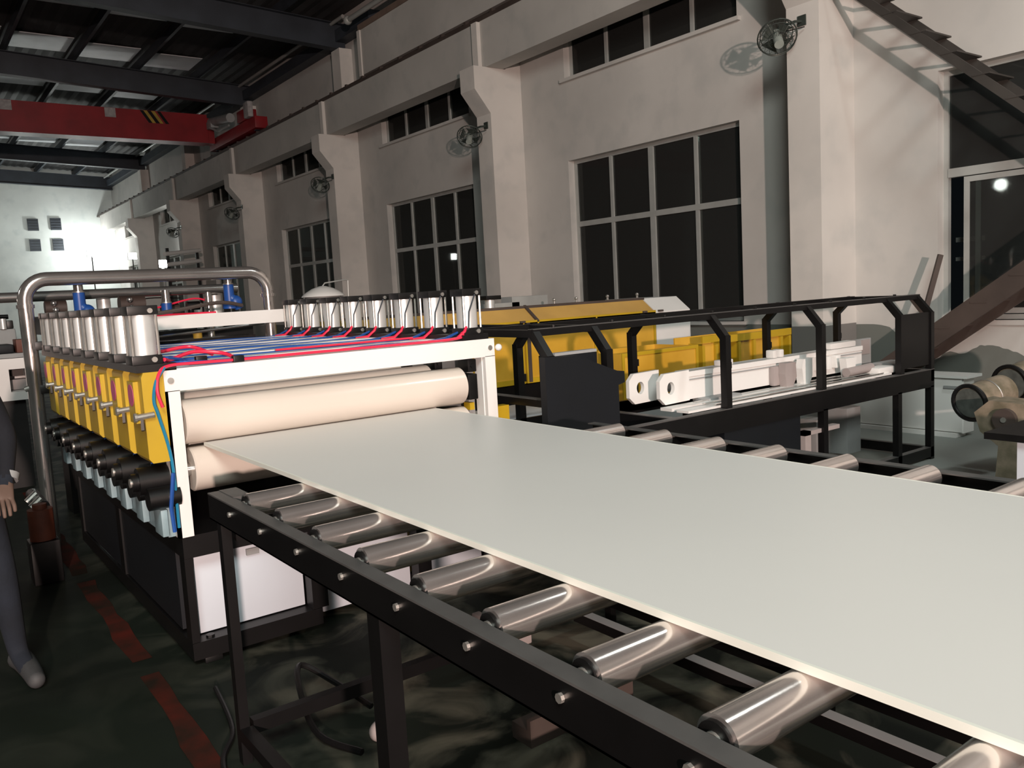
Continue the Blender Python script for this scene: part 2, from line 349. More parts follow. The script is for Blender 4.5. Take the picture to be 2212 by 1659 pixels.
# upper wall panel, gutter and pipe
up = sgroup('trim_1', (8.5, 5, 6.2))
M().box(8.3, -12, 6.1, XW, 15.85, 6.97).build('wall_panel', 'beam', up, smooth=False)
M().box(8.28, -12, 6.97, XW, 15.86, 7.08).build('panel_cap', 'brownpipe', up, smooth=False)
M().box(8.27, 15.78, 6.08, 8.31, 15.9, 6.97).build('panel_end', 'column', up, smooth=False)
M().cyl((8.15, -12, 7.16), (8.15, 16.0, 7.2), .05, 12).sphere((8.15, 16.0, 7.2), .09).build('overhead_pipe', 'frame', up)
g2 = sgroup('trim_2', (8.7, 25, 7.2))
M().cyl((8.55, 17.0, 7.62), (8.55, 42, 7.62), .04, 10).build('overhead_pipe', 'frame', g2)
M().box(8.62, 16, 7.25, XW, 42, 7.5).build('gutter', 'rafter', g2, smooth=False)
# windows
def window(n, y0, y1, z0, z1, cols, rows, thin=.028, zmid=None):
    wn = sgroup('window_%d' % n, (XG, (y0+y1)/2, z0)); T = .05
    fr = M().frame_x(XG-.03, XG+.03, y0, y1, z0, z1, T)
    fr.build('window_frame', 'frame', wn, smooth=False)
    zs = [z0]+([zmid] if zmid else [])+[z1]
    if zmid: M().box(XG-.036, y0+T, zmid-.04, XG+.036, y1-T, zmid+.04).build('transom', 'frame', wn, smooth=False)
    wdt = (y1-y0)/cols
    for c in range(1, cols):
        t = thin*1.7 if (cols == 4 and c == 2) else thin
        M().box(XG-.033, y0+wdt*c-t, z0+T, XG+.033, y0+wdt*c+t, z1-T).build('mullion', 'frame', wn, smooth=False)
    for a, b in zip(zs[:-1], zs[1:]):
        for c in range(cols):
            M().box(XG-.004, y0+wdt*c+.03, a+.03, XG+.004, y0+wdt*(c+1)-.03, b-.03).build('pane', 'glass', wn, smooth=False)
    M().box(XW-.06, y0-.06, z0-.05, XG, y1+.06, z0).build('window_sill', 'wall', wn, smooth=False)
    return wn
n = 1
for i in range(0, 6):
    c = 8.63+6*i
    window(n, c-1.66, c+1.66, 1.04, 3.575, 4, 2, zmid=2.585); n += 1
    window(n, c-1.66, c+1.66, 4.82, 5.5, 4, 1); n += 1
# big sliding window on the right, its left part slid open
wn = sgroup('window_%d' % n, (XG, 2.5, 1.04))
y0, y1, z0, z1 = .6, 4.47, 1.04, 3.585
fr = M().frame_x(XG-.03, XG+.03, y0, y1, z0, z1, .05)
fr.build('window_frame', 'frame', wn, smooth=False)
M().box(XG-.04, y0+.05, 2.51, XG+.04, y1-.05, 2.60).build('transom', 'frame', wn, smooth=False)
M().box(XG-.004, 2.3, 2.6, XG+.004, 4.42, 3.53).build('pane', 'glass', wn, smooth=False)
M().box(XG-.004, .65, 2.6, XG+.004, 2.2, 3.53).build('pane', 'glass', wn, smooth=False)
M().box(XG-.03, 2.2, 2.6, XG+.03, 2.3, 3.53).build('mullion', 'frame', wn, smooth=False)
for (a, b, xx) in ((2.45, 4.26, -.02), (.7, 2.5, .03)):
    sf = M().frame_x(XG+xx-.015, XG+xx+.015, a, b, 1.1, 2.5, .055)
    sh = sf.build('sliding_sash', 'frame', wn, smooth=False)
    M().box(XG+xx-.004, a+.05, 1.15, XG+xx+.004, b-.05, 2.45).build('pane', 'glass', sh, smooth=False)
M().box(XG-.02, 4.10, 1.1, XG+.01, 4.15, 2.5).build('sash_rail', 'frame', wn, smooth=False)
M().box(XG+.3, 4.2, 1.85, XG+.33, 4.5, 1.9).box(XG+.3, 4.2, 1.65, XG+.33, 4.5, 1.69).build('outer_bar', 'frame', wn, smooth=False)
M().box(XW-.04, y0-.06, z0-.05, XG, y1, z0).build('window_sill', 'wall', wn, smooth=False)
# ============================================================ OVERHEAD CRANE
t = thing('overhead_crane', (0, 25, 6.0), 'red overhead travelling crane girder with hazard stripes under the roof', 'crane')
M().box(-10.6, 24.75, 6.27, 7.95, 25.2, 7.03).build('girder', 'red', t, smooth=False)
M().box(-10.6, 24.70, 6.24, 7.95, 25.25, 6.265).build('girder_flange', 'red', t, smooth=False)
M().box(7.97, 24.8, 6.25, 8.14, 25.15, 6.95).build('girder_end', 'red', t, smooth=False)
M().box(8.16, 21.6, 6.12, 8.5, 25.4, 6.42, .02).build('end_carriage', 'red', t)
M().box(8.12, 22.2, 6.43, 8.45, 22.8, 6.72, .02).build('carriage_block', 'red', t)
for yy in (21.9, 25.1): M().cyl((8.25, yy, 6.235), (8.5, yy, 6.235), .14, 16).build('wheel', 'rafter', t)
M().cyl((8.02, 23.0, 6.62), (8.02, 24.6, 6.80), .12, 14).build('drive_motor', 'grey', t)
M().box(8.05, 21.75, 6.42, 8.2, 22.1, 6.82, .04).build('motor_guard', 'paper', t)
M().box(7.9, 24.3, 6.6, 8.12, 24.7, 6.8, .02).build('junction_box', 'grey', t)
M().tube([(7.9, 24.4, 6.6), (8.0, 24.0, 6.45), (8.1, 23.4, 6.5)], .03, 8).build('cable_loop', 'grey', t)
for x0 in (5.27, 2.85): M().box(x0, 24.735, 6.78, x0+.27, 24.75, 7.02).build('notice_plate', 'paper', t, 'small white notice plate on the red girder', smooth=False)
for k, (x, mm) in enumerate(((6.16, 'black'), (6.25, 'hazard'), (6.35, 'black'), (6.45, 'hazard'), (6.60, 'black'))):
    M().prism([(x, 7.02), (x+.09, 7.02), (x+.30, 6.70), (x+.21, 6.70)], 'Y', 24.735, 24.75).build('hazard_stripe', mm, t, 'black stripe' if mm == 'black' else 'yellow stripe', smooth=False)
# ============================================================ WALL FANS
def fan(i):
    yc = 5.75+5.92*i; yc = [5.74, 11.68, 17.6, 23.5, 29.5][i]
    where = ['nearest the photographer, beside the stair', 'second from the right', 'third from the right', 'fourth from the right', 'farthest away, on the bright end bay'][i]
    t = thing('wall_fan', (8.0, yc, 4.1), 'dark round wall fan on a column, '+where, 'fan', 'fans along the window wall')
    c = Vector((8.0, yc, 4.14)); ax = Vector((-.5, -.52, -.70)).normalized()
    x = ax.orthogonal().normalized(); y_ = ax.cross(x)
    g = M(); g.ring(c, ax, .205, .008); g.ring(c+ax*.05, ax, .19, .004); g.ring(c-ax*.06, ax, .17, .005); g.ring(c+ax*.06, ax, .1, .004)
    for k in range(20):
        a = 2*math.pi*k/20; d = x*math.cos(a)+y_*math.sin(a)
        g.tube([c+ax*.075, c+ax*.06+d*.1, c+d*.205, c-ax*.06+d*.17, c-ax*.1+d*.06], .0022, 4)
    g.build('guard', 'fanbl', t)
    for k in range(4):
        a = 2*math.pi*k/4+.5; b = M(); vs = []
        for s in range(6):
            for w_, tw in ((-.0, -.02), (1, .03)):
                rr = .03+.15*s/5; aa = a+(1.22*w_*(.6+.4*s/5)); d = x*math.cos(aa)+y_*math.sin(aa); vs.append(c+d*rr+ax*tw)
        fs = [(2*s, 2*s+1, 2*s+3, 2*s+2) for s in range(5)]
        vs2 = [v+ax*.004 for v in vs]; fs2 = [tuple(q+12 for q in reversed(ff)) for ff in fs]
        b.add(vs+vs2, fs+fs2+[(0, 2, 14, 12), (10, 11, 23, 22)]).build('blade', 'fanbl', t)
    M().cyl(c-ax*.08, c+ax*.15, .05, 16).build('motor', 'fanpale', t, 'pale motor housing')
    bk = c-ax*.09
    M().tube([bk, bk+Vector((.03, -.02, .06)), Vector((8.15, yc-.12, 4.29)), Vector((8.25, yc-.14, 4.30))], .014, 8).box(8.235, yc-.19, 4.25, 8.25, yc-.09, 4.36).build('bracket', 'fanbl', t)
    M().tube([bk, Vector((8.05, yc-.15, 4.18)), Vector((8.2, yc-.2, 4.22))], .006, 6).build('cord', 'black', t)
    return t
for i in range(5): fan(i)
# ============================================================ STAIR
t = thing('steel_stair', (8.5, 4, 0), 'brown steel stair running up the wall in front of the big window', 'stair')
def flight(xa, xb, p0, p1, n, m, tread, wdt=.1):
    for xx in (xa, xb): M().bar((xx, *p0), (xx, *p1), .02, wdt).build('stringer', m, t, smooth=False)
    for k in range(n):
        s = (k+.5)/n; yy = p0[0]+(p1[0]-p0[0])*s; zz = p0[1]+(p1[1]-p0[1])*s
        M().box(xa-.015, yy-.085, zz+.022, xb+.01, yy+.07, zz+.037).build('tread', tread, t, smooth=False)
flight(8.25, 8.72, (5.35, 4.73), (2.45, 2.115), 10, 'stair', 'stair', .08)
flight(8.22, 8.7, (2.2, 2.30), (5.3, .14), 9, 'brown', 'brown', .2)
M().box(8.2, 1.3, 2.08, 8.8, 2.4, 2.13).build('landing', 'stair', t, smooth=False)
for yy in (1.35, 2.35): M().box(8.22, yy-.03, 0, 8.28, yy+.03, 2.08).build('post', 'brown', t, smooth=False)
M().bar((8.45, 4.42, .98), (8.62, 4.30, 1.72), .03, .05).build('brace', 'brown', t, smooth=False)
M().bar((8.45, 4.2, .9), (8.5, 4.55, 1.3), .02, .04).build('brace', 'brown', t, smooth=False)
# ============================================================ CALIBRATING HAUL-OFF
h = thing('roller_haul_off', (1.8, 5.0, 0), 'white and black multi roller haul-off with yellow side covers feeding out the pale sheet', 'machine')
Y0 = 3.78; PITCH = .347; NR = 8; YE = 6.45
b = M()
b.box(.94, Y0+.01, .5, 2.66, YE, .6); b.box(.94, Y0+.16, .03, 2.66, YE, .11); b.box(.94, Y0+.01, .03, 1.56, Y0+.16, .11)
b.box(.94, Y0+.012, .111, .975, Y0+.09, .499)
for x0 in (1.515, 2.11, 2.58): b.box(x0, Y0+.012, .111, x0+.08, Y0+.09, .499)
for x0 in (.94, 2.58): b.box(x0, YE-.1, .111, x0+.08, YE-.002, .499); b.box(x0, 5.1, .111, x0+.08, 5.2, .499)
b.build('base_frame', 'black', h, smooth=False)
M().box(.95, Y0+.2, .12, .97, YE-.1, .5).build('side_panel', 'navy', h, smooth=False)
for x0, x1, z0, z1 in ((.985, 1.51, .115, .495), (1.60, 2.105, .05, .495), (2.195, 2.57, .05, .495)):
    M().box(x0, Y0+.1, z0, x1, Y0+.13, z1, .004).build('cabinet_door', 'whiteb', h, 'white cabinet door under the rollers')
M().box(1.24, Y0+.085, .43, 1.30, Y0+.1, .46).build('door_handle', 'grey', h, 'grey slot handle', smooth=False)
M().box(.99, Y0+.02, 0, 1.07, Y0+.10, .03, .004).cyl((1.03, Y0+.05, .02), (1.03, Y0+.05, .12), .02, 8).build('levelling_foot', 'blackpl', h)
# portal
M().box(.926, Y0, .6, .99, Y0+.03, 1.25).box(.926, Y0, .6, .94, Y0+.09, 1.25).build('portal_post', 'white', h, smooth=False)
M().box(2.605, Y0, .6, 2.671, Y0+.03, 1.25).box(2.60, Y0+.03, .6, 2.615, Y0+.1, 1.25).build('portal_post', 'white', h, smooth=False)
M().box(.926, Y0, 1.247, 2.671, Y0+.035, 1.345).box(.926, Y0+.035, 1.33, 2.671, Y0+.12, 1.345).build('portal_beam', 'white', h, smooth=False)
M().sphere((2.69, Y0-.012, 1.293), .02).build('knob', 'white', h)
for xx in (.955, 2.64): M().cyl((xx, Y0-.006, 1.295), (xx, Y0, 1.295), .014, 12).build('bolt', 'bolt', h)
# side plates the bearings sit on
M().box(.93, Y0+.04, .60, .96, YE, .70).build('side_rail', 'tealp', h, smooth=False); M().box(.895, Y0+.05, .603, .925, YE, .745).build('lower_plate', 'tealp', h, smooth=False)
M().box(2.56, Y0+.12, .60, 2.60, YE, 1.3).build('side_plate', 'grey', h, smooth=False)
M().box(.975, Y0+.45, .7, .985, YE, 1.3).build('side_plate', 'tealp', h, smooth=False)
M().box(.82, Y0+.0, 1.34, .985, YE, 1.372).build('mounting_strip', 'blackpl', h, smooth=False)
M().box(2.47, Y0+.0, 1.345, 2.635, YE, 1.375).build('mounting_strip', 'blackpl', h, smooth=False)
def pneu(cx, cy, first):
    s = .062
    c = M().cyl((cx, cy, 1.41), (cx, cy, 1.585), .056, 20).build('air_cylinder', 'alu', h)
    M().box(cx-s, cy-s, 1.372, cx+s, cy+s, 1.412, .004).build('end_cap', 'blackpl', c)
    M().box(cx-s, cy-s, 1.583, cx+s, cy+s, 1.622, .004).build('end_cap', 'blackpl', c)
    for a in (-1, 1):
        for bb in (-1, 1): M().cyl((cx+a*.052, cy+bb*.052, 1.41), (cx+a*.052, cy+bb*.052, 1.585), .006, 6).build('tie_rod', 'bolt', c)
    M().cyl((cx+.028, cy-s-.006, 1.60), (cx+.028, cy-s, 1.60), .011, 10).build('cap_screw', 'bolt', c)
    M().cyl((cx+.028, cy-s-.006, 1.392), (cx+.028, cy-s, 1.392), .012, 10).build('cap_screw', 'bolt', c)
    return c
for side, cx in ((0, .872), (1, 2.545)):
    first = pneu(cx, 3.845, 1)
    for k in range(1, NR):
        copy_tree(first, (0, PITCH*k, 0))
# rubber rollers
for k in range(NR):
    yy = 3.86+PITCH*k
    for z, xa, xb in ((1.1, 1.0, 2.475), (.884, 1.02, 2.49)):
        r = M(); r.tube([(xa, yy, z), (xa+.006, yy, z), (xb-.012, yy, z), (xb-.003, yy, z), (xb, yy, z)], .1, 40)
        nv = len(r.v)
        for j in range(40):                                   # rounded ends
            for ring_i, rr in ((0, .094), (4, .094)):
                v = r.v[ring_i*40+j]; r.v[ring_i*40+j] = (v[0], yy+(v[1]-yy)*rr/.1, z+(v[2]-z)*rr/.1)
        ro = r.build('rubber_roller', 'cream', h)
        M().cyl((xa-.07, yy, z), (xa, yy, z), .03, 16).cyl((xb, yy, z), (xb+.09, yy, z), .03, 16).build('roller_shaft', 'steel', ro)
    # bearing blocks (right side visible next to the roller end)
    M().box(2.50, yy-.06, 1.02, 2.56, yy+.06, 1.16, .006).build('bearing_block', 'blackpl', h)
    M().box(2.51, yy-.05, 1.17, 2.565, yy+.05, 1.24, .006).cyl((2.535, yy-.052, 1.205), (2.535, yy-.058, 1.205), .012, 10).build('slide_block', 'blackpl', h)
    M().box(2.52, yy-.03, .96, 2.55, yy+.03, 1.0).build('yellow_stop', 'yellow', h, 'small yellow stop under the bearing block', smooth=False)
    # cross beam on top
    M().box(.99, yy+.19, 1.29, 2.465, yy+.31, 1.353).build('cross_beam', 'white', h, smooth=False) if k < NR-1 else None
    # left side: yellow gear cover, couplings, nozzle
    cv = M().prism([(.845, 1.34), (.925, 1.34), (.925, .95), (.85, .95), (.835, .97), (.835, 1.32)], 'Y', yy-.09, yy+.135).build('gear_cover', 'yellow', h, smooth=False)
    M().box(.815, yy-.02, 1.12, .838, yy+.09, 1.30).build('cover_rib', 'yellow', cv, smooth=False)
    M().cyl((.813, yy+.035, 1.24), (.8155, yy+.035, 1.24), .048, 24).build('decal', 'magenta', cv, 'round magenta decal')
    M().cyl((.80, yy-.10, 1.155), (.87, yy-.10, 1.16), .014, 10).cyl((.79, yy-.1, 1.155), (.80, yy-.1, 1.155), .02, 10).build('quick_coupling', 'bolt', h)
    M().bar((.82, yy-.1, 1.15), (.815, yy-.12, 1.10), .012, .016).build('tap_lever', 'brown', h, 'small dark red tap lever')
    g = M()
    g.cyl((.80, yy+.02, .86), (.955, yy+.02, .86), .062, 20).cyl((.775, yy+.02, .86), (.80, yy+.02, .86), .04, 16).cyl((.82, yy+.12, .80), (.95, yy+.12, .80), .045, 16).cyl((.82, yy-.05, .79), (.95, yy-.05, .79), .05, 16)
    g.build('rotary_coupling', 'blackpl', h)
    M().cyl((.768, yy+.02, .86), (.778, yy+.02, .86), .02, 12).build('coupling_screw', 'bolt', h)
    M().box(.865, yy-.06, .615, .893, yy+.07, .735, .004).build('bracket_plate', 'tealp', h)
    M().tube([(.905, yy-.1, .64), (.9, yy-.1, .75), (.92, yy-.11, .9)], .009, 6).build('blue_hose', 'blue', h)
# blue and red pneumatic hoses over the top
for k in range(NR):
    yy = 3.86+PITCH*k
    for dy, mm, nm in ((.13, 'blue', 'blue_hose'), (.17, 'blue', 'blue_hose')):
        pts = [(.97, yy-.04+dy*.3, 1.39), (1.05, yy+dy*.6, 1.375)]+[(1.1+1.3*s/10, yy+dy+.004*math.sin(s*2.1+k), 1.345+.003*math.sin(s+k)) for s in range(11)]+[(2.45, yy+dy*.4, 1.36), (2.50, yy-.03, 1.40)]
        M().tube(pts, .0065, 7).build(nm, mm, h)
    # short red tail that climbs the right cylinder
    M().tube([(2.40, yy+.02, 1.35), (2.45, yy-.05, 1.36), (2.485, yy-.075, 1.395), (2.50, yy-.07, 1.42)], .0085, 7).build('red_hose', 'redhose', h)
    M().tube([(2.45, yy-.03, 1.36), (2.51, yy-.08, 1.41), (2.515, yy-.085, 1.50), (2.56, yy-.08, 1.59)], .004, 6).build('signal_wire', 'rafter', h)
def sm(pts, n=6):
    P_ = [Vector(p) for p in pts]; out = []
    for i in range(len(P_)-1):
        p0 = P_[max(i-1, 0)]; p1 = P_[i]; p2 = P_[i+1]; p3 = P_[min(i+2, len(P_)-1)]
        for s in range(n):
            q = s/n; out.append(.5*((2*p1)+(-p0+p2)*q+(2*p0-5*p1+4*p2-p3)*q*q+(-p0+3*p1-3*p2+p3)*q**3))
    return out+[P_[-1]]
M().tube(sm([(2.47, 3.79, 1.39), (2.44, 3.80, 1.36), (2.0, 3.815, 1.356), (1.6, 3.82, 1.357), (1.28, 3.83, 1.356), (1.1, 3.80, 1.36), (.95, 3.77, 1.36), (.90, 3.74, 1.33), (.885, 3.73, 1.26), (.90, 3.73, 1.19)]), .007, 8).build('red_hose', 'redhose', h, 'long red hose along the white front beam')
M().tube(sm([(.95, 3.83, 1.385), (1.0, 3.90, 1.38), (1.12, 3.98, 1.40), (1.24, 3.95, 1.385), (1.27, 3.86, 1.36)]), .009, 8).build('red_hose', 'redhose', h)
M().tube(sm([(.97, 4.15, 1.40), (1.06, 4.28, 1.40), (1.2, 4.32, 1.41), (1.27, 4.2, 1.37)]), .009, 8).build('red_hose', 'redhose', h)
M().tube(sm([(2.40, 4.20, 1.362), (2.0, 4.215, 1.361), (1.6, 4.225, 1.361)]), .006, 8).build('red_hose', 'redhose', h)
M().tube(sm([(.955, 3.86, 1.37), (1.05, 3.93, 1.36), (1.15, 3.86, 1.355), (1.25, 3.87, 1.35)]), .009, 8).build('blue_hose', 'blue', h)
M().tube(sm([(.93, 3.76, 1.355), (.885, 3.735, 1.3), (.87, 3.74, 1.22), (.885, 3.745, 1.15), (.925, 3.77, .95), (.93, 3.78, .65)]), .007, 8).build('blue_hose', 'teal', h)
for p in ((1.14, 3.95, 1.35), (1.27, 3.83, 1.345)): M().box(p[0]-.025, p[1]-.018, p[2], p[0]+.025, p[1]+.018, p[2]+.03, .004).build('hose_clip', 'blackpl', h)
# raised rear cross beam
M().box(.95, 6.40, 1.455, 2.60, 6.435, 1.555).build('rear_beam', 'white', h, smooth=False)
for x0 in (.95, 2.56): M().box(x0, 6.40, 1.37, x0+.04, 6.44, 1.46).build('rear_bracket', 'white', h, smooth=False)
M().tube(sm([(1.0, 6.36, 1.49), (1.2, 6.34, 1.56), (1.6, 6.36, 1.58), (2.0, 6.38, 1.63), (2.2, 6.42, 1.60)]), .014, 8).build('cable', 'brown', h)
M().tube(sm([(1.0, 6.42, 1.56), (1.3, 6.43, 1.562), (2.0, 6.43, 1.56)]), .008, 8).build('red_hose', 'redhose', h)
# ============================================================ CHROME PIPE ARCH
t = thing('pipe_arch', (1.63, 6.60, 0), 'big polished steel pipe arch standing over the far end of the haul-off', 'pipe')
xL, xR, zt, rr = .775, 2.475, 1.855, .15
pts = [(xL, 6.60, .0), (xL, 6.60, 1.2), (xL, 6.60, zt-rr)]+[(xL+rr-rr*math.cos(a), 6.60, zt-rr+rr*math.sin(a)) for a in [math.pi/2*k/8 for k in range(1, 9)]]
pts += [(1.6, 6.60, zt)]+[(xR-rr+rr*math.sin(a), 6.60, zt-rr+rr*math.cos(a)) for a in [math.pi/2*k/8 for k in range(9)]]
M().tube(pts, .048, 20).build('arch_pipe', 'chrome', t)
M().cyl((xR, 6.60, .0), (xR, 6.60, zt-rr), .045, 18).build('down_pipe', 'chrome', t)
M().cyl((xL, 6.60, 1.66), (xL, 6.60, 1.685), .056, 20).build('collar', 'chrome', t)
M().cyl((xR, 6.60, 1.66), (xR, 6.60, 1.685), .056, 20).build('collar', 'chrome', t)
for z in (1.40, 1.10): M().box(xL+.02, 6.56, z-.03, xL+.11, 6.64, z+.03, .006).build('pipe_clamp', 'blackpl', t)
M().cyl((xL-.06, 6.60, 1.11), (xL+.0, 6.58, 1.13), .02, 10).build('drain_tap', 'bolt', t)
t = thing('manifold_pipe', (.5, 7.25, 1.7), 'long horizontal polished water pipe behind the arch', 'pipe')
M().cyl((-6, 7.25, 1.752), (2.45, 7.25, 1.752), .038, 16).build('pipe', 'steel', t)
for x in (-4, -.6, 2.2): M().cyl((x, 7.25, 0), (x, 7.25, 1.75), .03, 12).build('stand_pipe', 'steel', t)
def valve(x, y, z, side, lab):
    t = thing('water_valve', (x, y, z), lab, 'valve', 'blue water valves on the pipework')
    M().cyl((x, y, z), (x, y, z+.09), .032, 14).build('stem_housing', 'steel', t)
    M().cyl((x, y, z-.01), (x, y, z), .04, 14).build('flange', 'bolt', t)
    M().tube([(x, y, z-.01), (x, y, z-.15)], .04, 14).tube([(x, y, z-.15), (x, y, z-.2)], .055, 14).build('valve_body', 'valve', t)
    M().tube(sm([(x, y, z-.1), (x+side*.07, y-.02, z-.15), (x+side*.11, y-.02, z-.20)]), .036, 12).sphere((x+side*.07, y-.01, z-.15), .055, 12, 8).build('outlet', 'valve', t)
valve(1.13, 6.715, 1.765, .6, 'blue water valve with bright stem, leftmost of the three under the pipe arch')
valve(1.77, 6.9, 1.66, .0, 'blue water valve with bright stem, middle of the three under the pipe arch')
valve(2.205, 6.72, 1.78, .6, 'blue water valve with bright stem, rightmost of the three under the pipe arch')
# ============================================================ UPSTREAM CALENDER (behind the arch)
t = thing('calender_stand', (1.8, 8.2, 0), 'dark calender stand with silver cylinders and hoses behind the pipe arch', 'machine')
M().box(1.05, 7.5, 0, 1.15, 7.8, 1.45).box(2.5, 7.5, 0, 2.65, 8.6, 1.45).box(1.15, 7.5, 1.2, 2.5, 7.6, 1.42).build('side_frame', 'blackpl', t, smooth=False)
M().cyl((1.1, 7.7, 1.1), (2.5, 7.7, 1.1), .15, 28).build('cooling_roll', 'steel', t)
for x, y, z0, z1, r in ((1.42, 7.4, 1.42, 1.72, .05), (2.30, 7.4, 1.42, 1.70, .055), (2.16, 7.4, 1.42, 1.64, .028), (1.62, 7.45, 1.42, 1.76, .035)):
    M().cyl((x, y, z0), (x, y, z1), r, 16).build('lift_cylinder', 'alu', t)
for x, y, z, s in ((1.0, 6.9, 1.66, .07), (1.53, 6.95, 1.66, .09), (1.95, 7.5, 1.6, .07), (2.0, 7.0, 1.62, .05)):
    q = M(); q.cyl((x-s, y, z), (x+s, y, z), s*.7, 18).cyl((x-s*.4, y, z-.12), (x-s*.4, y, z), s*.5, 12)
    q.build('rotary_joint', 'brown' if s > .06 else 'blackpl', t)
for x, z in ((.98, 1.69), (.99, 1.64), (1.49, 1.69), (1.5, 1.63)): M().sphere((x, 6.83, z), .022).build('joint_nut', 'steel', t)
M().box(.88, 6.78, 1.47, 1.66, 7.1, 1.60).build('gear_housing', 'blackpl', t, smooth=False)
M().box(1.0, 6.75, 1.15, 2.4, 7.1, 1.36).build('lower_housing', 'blackpl', t, smooth=False)
M().box(1.3, 6.7, 0, 2.4, 7.2, 1.15).build('pedestal', 'navy', t, smooth=False)
M().cyl((1.25, 6.74, 1.37), (2.5, 6.74, 1.45), .012, 8).build('guide_rod', 'steel', t)
M().cyl((1.95, 6.78, 1.363), (1.95, 6.78, 1.42), .035, 12).build('brass_fitting', 'hazard', t)
M().tube(sm([(1.55, 7.3, 1.6), (1.8, 7.3, 1.62), (2.1, 7.3, 1.68), (2.25, 7.3, 1.63)]), .008, 6).build('red_hose', 'redhose', t)
M().tube(sm([(1.5, 7.3, 1.66), (1.75, 7.32, 1.70), (2.0, 7.35, 1.69)]), .005, 6).build('wire', 'black', t)
# white cabinet machine at the far left
t = thing('extruder_cabinet', (.5, 9.3, 0), 'white machine cabinet with an open inspection window at the far left', 'machine')
q = M(); q.box(-.6, 9.0, .84, .86, 9.6, 1.23).box(.86, 9.0, 1.13, 1.03, 9.6, 1.23).box(.86, 9.0, .84, 1.03, 9.6, .92).box(.86, 9.4, .92, 1.03, 9.6, 1.13)
q.prism([(1.03, 1.23), (1.07, 1.23), (1.07, .86), (1.03, .84)], 'Y', 9.0, 9.6)
q.build('cabinet_body', 'white', t, smooth=False)
M().box(.90, 9.25, 1.05, 1.0, 9.35, 1.12).build('inner_motor', 'brown', t, smooth=False)
M().box(.87, 9.2, .925, 1.02, 9.38, 1.02).build('inner_block', 'pink', t, smooth=False)
M().box(-.6, 9.0, 1.235, 1.05, 9.6, 1.275).build('worktop', 'grey', t, smooth=False)
M().box(-.6, 9.1, 0, .98, 9.6, .835).build('plinth', 'blackpl', t, smooth=False)
q = tag(M().box(.35, 9.05, 1.277, .93, 9.4, 1.36, .02).build('folded_cloth', 'navy'), 'dark blue folded cloth lying on the white cabinet at far left', 'cloth')
q = tag(M().box(.95, 9.05, 1.277, 1.04, 9.3, 1.40, .006).build('carton', 'orangeobj'), 'small brown carton on the white cabinet beside the blue cloth', 'box')
t = thing('gearbox_unit', (.8, 9.5, 1.277), 'grey gearbox with silver fittings on the cabinet behind the blue cloth', 'gearbox')
M().box(.2, 9.42, 1.277, 1.0, 9.58, 1.50, .02).build('housing', 'grey', t); M().cyl((.9, 9.42, 1.50), (.9, 9.42, 1.60), .03, 12).build('breather', 'alu', t); M().cyl((.80, 9.5, 1.50), (.80, 9.5, 1.56), .05, 12).build('filler_cap', 'steel', t)
M().box(.93, 9.45, 1.50, .99, 9.55, 1.58, .01).build('terminal_box', 'blackpl', t)
t = thing('far_machine', (-1, 12, 0), 'grey line of pipework and motors far behind the white cabinet', 'machine')
M().box(-4, 11.8, 0, 1.1, 12.6, 1.35).build('bed', 'grey', t, smooth=False)
for k in range(4): M().cyl((.95-.33*k, 11.9, 1.35), (.95-.33*k, 11.9, 1.55+.04*(k % 2)), .05, 12).build('upright', 'steel', t)
M().cyl((-3, 11.9, 1.62), (1.2, 11.9, 1.62), .03, 10).build('crossbar', 'blackpl', t)
# clutter beneath, left of the haul-off
t = thing('water_hose_manifold', (.66, 6.1, 0), 'dim floor manifold with silver taps between the haul-off and the pipe arch', 'manifold')
M().cyl((.66, 5.9, .42), (.66, 6.4, .42), .04, 12).box(.6, 5.9, 0, .7, 6.0, .4).build('header', 'blackpl', t)
M().box(.54, 5.64, 0, .70, 5.82, .26, .01).build('dark_box', 'black', t)
for yy in (5.95, 6.15): M().cyl((.60, yy, .42), (.66, yy, .47), .022, 10).build('tap', 'bolt', t)
q = tag(M().tube([(.62, 5.72, .262), (.62, 5.72, .27), (.62, 5.72, .42), (.62, 5.72, .45)], .07, 18).cyl((.62, 5.72, .45), (.62, 5.72, .48), .04, 14).build('orange_canister', 'orangeobj'), 'dull orange canister standing on a dark box left of the haul-off', 'canister')
